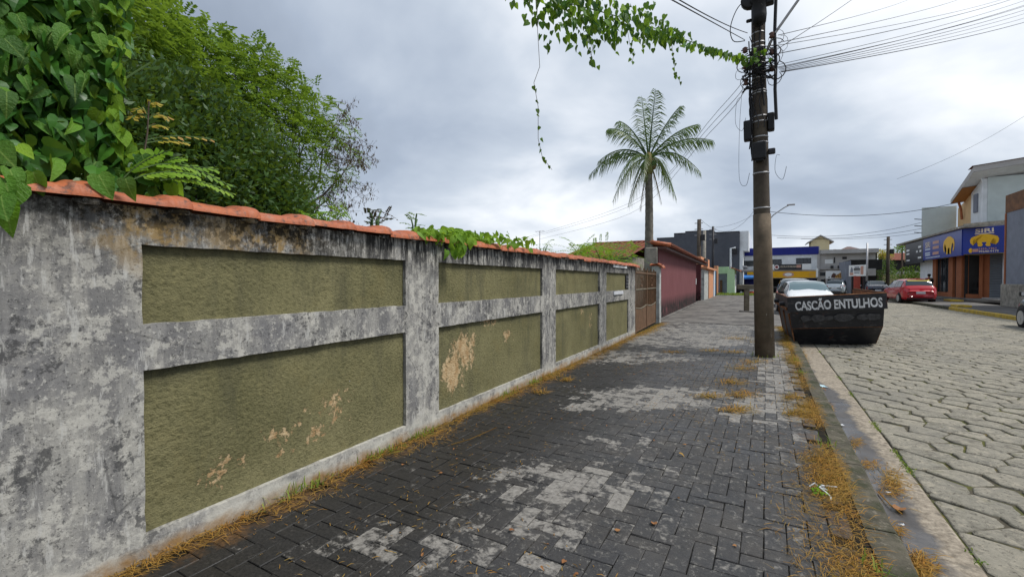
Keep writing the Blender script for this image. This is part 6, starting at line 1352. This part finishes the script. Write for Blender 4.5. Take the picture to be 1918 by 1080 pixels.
# ------------------------------------------------------------------ coconut palm
pc = at(1216, 298, Y=15.2); pm_ = root('palm_tree', 'coconut palm with drooping fronds rising behind the gate', 'palm tree', (pc.x-.02, 15.2, -.06)); PC = Vector((pc.x-.02, 15.2, -.06)); hc = pc.z+.06
tb_ = MB(); n = 44; pts, rs_2 = [], []
for i in range(n+1): 
    t = i/n; pts.append((.05*math.sin(t*2.6)-.03, .04*math.sin(t*3), (hc-.15)*t)); rs_2.append((.155-.045*t)*(1+.045*(i % 2)))
tb_.tube(pts, rs_2, 12).obj('trunk', M_TRUNK, pm_, True)
ct_ = Vector((.0, 0, hc))
def frond(tip, lift, mat, w_=.52, npr=40):
    tip = Vector(tip); c1_ = ct_; mid_ = ct_.lerp(ct_+tip, .5)+Vector((0, 0, lift)); n = 16; pts = []
    for i in range(n+1): t = i/n; pts.append(c1_*(1-t)**2+mid_*2*t*(1-t)+(ct_+tip)*t*t)
    mb = MB(); mb.tube(pts, [.032*(1-i/n)+.004 for i in range(n+1)], 5)
    for k in range(npr):
        t = .14+.85*k/npr; s_ = t*n; i = min(n-1, int(s_)); c = pts[i].lerp(pts[i+1], s_-i); dr = (pts[i+1]-pts[i]).normalized(); sd_ = dr.cross(Vector((0, 0, 1)));
        sd_ = sd_.normalized() if sd_.length > .15 else dr.cross(Vector((0, 1, 0))).normalized()
        for sg in (1, -1):
            l_ = w_*math.sin(math.pi*(.15+.80*t))**.7*random.uniform(.85, 1.15); dd = (sd_*sg*.70+dr*.95+Vector((0, 0, -.34-.50*t))+rv(.12)).normalized()
            e1 = c+dd*l_*.55; e2_ = c+dd*l_+Vector((0, 0, -.45*l_)); wv = dr*.0145
            mb.add([c-wv*.6, e1-wv, e1+wv, c+wv*.6, e2_], [(0,1,2,3),(1,4,2)])
    return mb.obj('frond', mat, pm_)
K = 1/57.0
for dx_, dz_, dy_, lf in ((-18, 128, .3, .1), (16, 122, -.3, .15), (52, 100, .5, .35), (-64, 90, .4, .5), (-70, 60, -.5, .6), (-105, 12, .3, .75), (-108, -25, -.5, .85), (-74, -72, .3, .9), (85, 58, .4, .45), (114, 14, -.2, .6), (95, -42, -.4, .8), (48, -78, .3, .85), (-26, -95, -.8, .75), (-38, -60, -1.4, .9), (10, -60, -1.5, .9), (30, -50, 1.4, .9)):
    frond((dx_*K, dy_, dz_*K), lf, M_PALM)
for dx_, dz_, dy_ in ((-12, -100, -.25), (22, -85, .2), (-25, -75, -.5)): frond((dx_*K, dy_, dz_*K), .25, M_DRYF, .28, 26)
for i in range(9): a = random.random()*6.3; MB().lathe([(.01, -.11), (.07, -.08), (.095, 0), (.07, .08), (.01, .11)], (0, 0, 0), 10).obj('coconut', M_STEM if i % 3 else M_DRYF, pm_, True, loc=(.16*math.cos(a), .16*math.sin(a), hc-.15-.12*random.random()))
MB().tube([(.0, 0, hc-.5), (.02, 0, hc-.1), (0, 0, hc+.25)], [.13, .17, .05], 8).obj('crownshaft', M_DRYF, pm_, True)
# far bushes
def bush(label, u, v, Y, r_, n, mat, name='bush', cat='bush'):
    c = at(u, v, Y=Y); t = root(name, label, cat, (c.x, Y, -.1)); lo_ = [(c.x+random.gauss(0, r_*.5), Y+random.gauss(0, r_*.4), c.z+random.gauss(0, r_*.35), r_*random.uniform(.5, .8)) for _ in range(7)]
    P, d = shell(lo_, n, .05, .5); D = unit(d+rng.normal(0, .7, P.shape))*rng.uniform(.10, .22, (n, 1)); Wd = unit(np.cross(D, rng.normal(0, 1, P.shape)))*.04
    V, F = leafquads(P-np.array((c.x, Y, -.1)), D, Wd); link('crown', npmesh('crown', V, F, mat), t); MB().tube([(0, 0, 0), (0, 0, c.z+.1)], [.12, .06], 6).obj('trunk', M_BRANCH, t)
bush('dark green bush beside the slim grey pole', 1644, 508, 62, 1.4, 2600, M_DENSE); bush('orange-yellow flowering treetop left of the dark thick pole', 1652, 478, 64, .7, 700, M_YEL, 'tree', 'tree'); bush('green bush against the left end of the shop', 1712, 520, 52, 1.1, 1800, M_FEATH); bush('small green bush under the shop roof end', 1690, 463, 60, .6, 600, M_FEATH)

# ------------------------------------------------------------------ dry grass, weeds, litter
def blades(pts, mat, name, lmin, lmax, w_, flat, label=None, parent=None, n_per=1, cat=None):
    V = []; F = []
    for (x, y, z) in pts:
        for _ in range(n_per):
            a = random.random()*6.283; L = random.uniform(lmin, lmax); el = abs(random.gauss(0, flat)); dx_, dy_ = math.cos(a)*math.cos(el), math.sin(a)*math.cos(el); h = math.sin(el)
            bx_, by_ = x+random.gauss(0, .012), y+random.gauss(0, .012); px2, py2 = -math.sin(a)*w_/2, math.cos(a)*w_/2; b0 = len(V); cz = random.uniform(-.3, .3); z_ = z+.002+random.random()*.006
            mx_, my_ = bx_+dx_*L*.5+px2*6*cz, by_+dy_*L*.5+py2*6*cz
            V += [(bx_-px2, by_-py2, z_), (bx_+px2, by_+py2, z_), (mx_+px2, my_+py2, z_+h*L*.6+.003), (mx_-px2, my_-py2, z_+h*L*.6+.002), (bx_+dx_*L, by_+dy_*L, z_+h*L*.85*(1 if el > .5 else .6))]
            F += [(b0, b0+1, b0+2, b0+3), (b0+3, b0+2, b0+4)]
    return link(name, npmesh(name, V, F, mat), parent, label=label, cat=cat, kind='stuff')
pts = []
while len(pts) < 12000:
    y = random.uniform(.3, 14.3)**1.0; dn = nz(y, 3, 1, .9)*.5+.55
    if random.random() > dn: continue
    wdt = .05+.12*max(0, nz(y, 9, 2, 1.3)+.35); pts.append((wallx(y)+.01+abs(random.gauss(0, wdt)), y, 0))
blades(pts, M_STRAW, 'dry_grass_wall', .02, .11, .0026, .2, 'dry orange grass clippings along the foot of the wall', cat='dry grass')
pts = []
while len(pts) < 17000:
    y = 1.9+random.random()**1.5*13; dn = nz(y, 1, 6, 1.1)*.9+.55
    if random.random() > dn: continue
    wd = .06+.10*max(0, nz(y, 5, 9, 1.2)+.25)+(.05 if y < 4 else 0); pts.append((XK-.01-abs(random.gauss(0, wd))+random.gauss(0, .02), y, 0))
blades(pts, M_STRAW, 'dry_grass_kerb', .015, .10, .0024, .22, 'dry orange grass strip along the inner kerb edge', cat='dry grass')
pts = []
for (u, v, ru, rv_) in ((1390, 690, 30, 6), (1372, 716, 28, 6), (1388, 740, 34, 7), (1325, 742, 26, 4), (1382, 768, 34, 7), (1410, 678, 30, 5), (1380, 634, 26, 3), (1330, 657, 22, 2), (1375, 660, 22, 2), (1420, 640, 16, 3), (1480, 745, 20, 6), (1490, 775, 22, 6), (1045, 660, 28, 3), (1060, 712, 18, 3), (1010, 735, 14, 3), (1110, 652, 22, 2), (1260, 660, 20, 2), (1020, 705, 40, 5)):
    for i in range(int(150*ru/25)):
        p = at(random.gauss(u, ru*.5), random.gauss(v, rv_*.5), Z=0); pts.append((p.x, p.y, 0))
blades(pts, M_STRAW, 'dry_grass_tufts', .04, .13, .005, .35, 'dry orange grass tufts growing between pavers near the pole', cat='dry grass')
pts = []
for (u, v, ru, rv_, n) in ((1670, 905, 26, 30, 420), (1600, 830, 12, 10, 120), (1720, 1060, 26, 26, 520), (1625, 870, 18, 8, 120), (1660, 990, 14, 10, 90), (1505, 665, 8, 14, 200), (1530, 760, 10, 10, 60)):
    for i in range(n): p = at(random.gauss(u, ru*.5), random.gauss(v, rv_*.5), Z=-.085); 
    for i in range(n):
        p = at(random.gauss(u, ru*.5), random.gauss(v, rv_*.5), Z=-.085); pts.append((max(p.x, XK+.17), p.y, -.086))
blades(pts, M_STRAW, 'gutter_straw', .02, .09, .0035, .2, 'wet straw clumps lying in the gutter', cat='dry grass')
pts = [(wallx(y)+.02+abs(random.gauss(0, .03)), y, 0) for y in [random.gauss(c, .10) for c in (2.45, 2.9, 1.75, 4.4, 5.1) for _ in range(60)]]+[(XK-.03+random.gauss(0, .03), y, 0) for y in [random.gauss(c, .08) for c in (4.3, 7.5, 2.5, 8.6) for _ in range(22)]]+[(-.01+.19*math.cos(a), 8.9+.19*math.sin(a), 0) for a in [random.random()*6.3 for _ in range(45)]]
blades(pts, M_GRASS, 'green_weeds', .03, .10, .006, .9, 'short green weeds at the wall foot, kerb and pole base', cat='weeds')
pts = []
for i in range(2600):
    x, y = random.uniform(RX0, 5), random.uniform(2.2, 14)
    j = random.randrange(len(stones)); sx_, sy_ = stones[min(j, 900)][:2]; a = random.random()*6.283; x, y = sx_+HS*.94*math.cos(a), sy_+HS*.84*math.sin(a)
    if nz(x, y, 4, 1.4) < .05: continue
    pts.append((x, y, road_z(x)-.018))
pts += [(RX0-.002+random.gauss(0, .008), y_, -.088) for y_ in [random.uniform(2.4, 11) for _ in range(1100)] if nz(y_, 2, 3, 2.2) > .25]
blades(pts, M_GRASS, 'joint_moss', .012, .035, .006, .8, 'moss and short grass in the road stone joints', cat='moss', n_per=2)
pts = [(random.uniform(-4.0, -1.0), random.uniform(45.0, 47.6), -.01) for _ in range(1800)]; blades(pts, M_GRASS, 'verge_grass', .10, .35, .03, .9, 'yellow-green grass verge at the far pavement end', cat='grass')
pts = []
for i in range(2600):
    x, y = random.uniform(-2.4, .4), random.uniform(1.2, 8); 
    if nz(x, y, 12, .8) > -.1: pts.append((x, y, -.001))
blades(pts, M_STRAW, 'paver_debris', .008, .045, .0035, .1, 'tiny straw bits scattered over the dark pavers', cat='debris')
# fallen leaves
fl2 = MB()
for i in range(70):
    x, y = random.uniform(-2.3, .4), random.uniform(1.6, 9); add_leaf(fl2, (x, y, .006), (random.gauss(0, 1), random.gauss(0, 1), .05), (0, 0, 1), random.uniform(.012, .03))
fl2.obj('fallen_leaf_bits', M_DEAD, kind='stuff', label='small brown fallen leaf bits on the pavement', cat='leaves')
def fallen(u, v, Z, size, label, mat, curl=.6):
    p = at(u, v, Z=Z); h = heart(size, None, curl=curl, wide=.7); return h.xf(Matrix.Rotation(random.random()*6, 4, 'Z')).obj('fallen_leaf', mat, loc=(p.x, p.y, Z+.012), label=label, cat='leaf')
fallen(1226, 985, 0, .05, 'rust-red fallen leaf on the dark pavers in the foreground', M_DEAD); fallen(1272, 851, 0, .04, 'pale tan fallen leaf on pavers, further back', M_STRAW); fallen(1683, 958, -.086, .10, 'long brown dead leaf lying in the wet gutter', M_DEAD, .3); fallen(1537, 728, -.086, .07, 'small orange dead leaf beside the blue scrap', M_DEAD)
def scrap(u, v, Z, w_, l_, label, mat):
    p = at(u, v, Z=Z); V = []; n = 5
    for i in range(n+1):
        for j in range(n+1): a, b_ = (i/n-.5), (j/n-.5); e = 1-.35*random.random()*(abs(a) > .4 or abs(b_) > .4); V.append((a*w_*e, b_*l_*e, .004+.012*abs(nz(i*.7, j*.7, u))))
    return MB().add(V, [(i*(n+1)+j, (i+1)*(n+1)+j, (i+1)*(n+1)+j+1, i*(n+1)+j+1) for i in range(n) for j in range(n)]).obj('paper_scrap', mat, loc=(p.x, p.y, Z), rot=(0, 0, .3), label=label, cat='litter')
scrap(1541, 723, -.086, .075, .16, 'pale blue scrap in the gutter near the dumpster', M_PAPERB); scrap(1555, 797, -.070, .07, .11, 'bright blue scrap leaning on the kerb foot', M_PAPERB); scrap(1576, 796, -.086, .05, .04, 'small white scrap floating right of the bright blue scrap', M_LIT); scrap(1665, 923, -.086, .03, .015, 'tiny white stub on the gutter straw', M_LIT); scrap(1688, 983, -.086, .035, .015, 'tiny white chip in the gutter below the dead leaf', M_LIT)
ps = at(1536, 925, Z=0); st2 = root('plastic_twine', 'tangled white plastic strip on a green sprig at the pavement edge', 'litter', (ps.x, ps.y, 0))
MB().tube([(-.05, .07, .01), (-.02, .09, .03), (0, .075, .015), (.03, .10, .02), (.01, .06, .035), (.04, .05, .015), (.0, .03, .03), (.03, .0, .02), (.05, -.03, .01), (.045, -.07, .005)], .004, 5).obj('strip', M_LIT, st2); MB().tube([(.04, .13, .01), (.10, .135, .012)], .005, 5).obj('strip', M_LIT, st2)
for i in range(26): put_leaf(st2, (random.gauss(0, .03), random.gauss(.0, .03), .01+.02*random.random()), rv(1), Vector((0, 0, 1))+rv(.4), random.uniform(.015, .03), True)
sk = [at(1650, 925, Z=-.08), at(1680, 958, Z=-.075), at(1095, 802, Z=.01), at(965, 835, Z=.01), at(1240, 930, Z=0)]
MB().tube([at(1645, 920, Z=-.08), at(1668, 945, Z=-.07), at(1690, 962, Z=-.08)], .004, 5).obj('straw_stalk', M_STRAW, label='long pale stalk lying in the gutter straw', cat='stalk'); MB().tube([at(845, 832, Z=.01), at(880, 822, Z=.03), at(930, 800, Z=.02)], .004, 5).obj('straw_stalk', M_STRAW, label='long pale stalk leaning out from the wall foot', cat='stalk')

# give single pieces their own random tone as well as pieces inside joined fields
for m_ in (M_PAVER, M_STONE):
    nt_2 = m_.node_tree
# ------------------------------------------------------------------ render settings
S.render.engine = 'CYCLES'; S.cycles.max_bounces = 6; S.cycles.diffuse_bounces = 3; S.cycles.transparent_max_bounces = 4; S.cycles.use_denoising = True
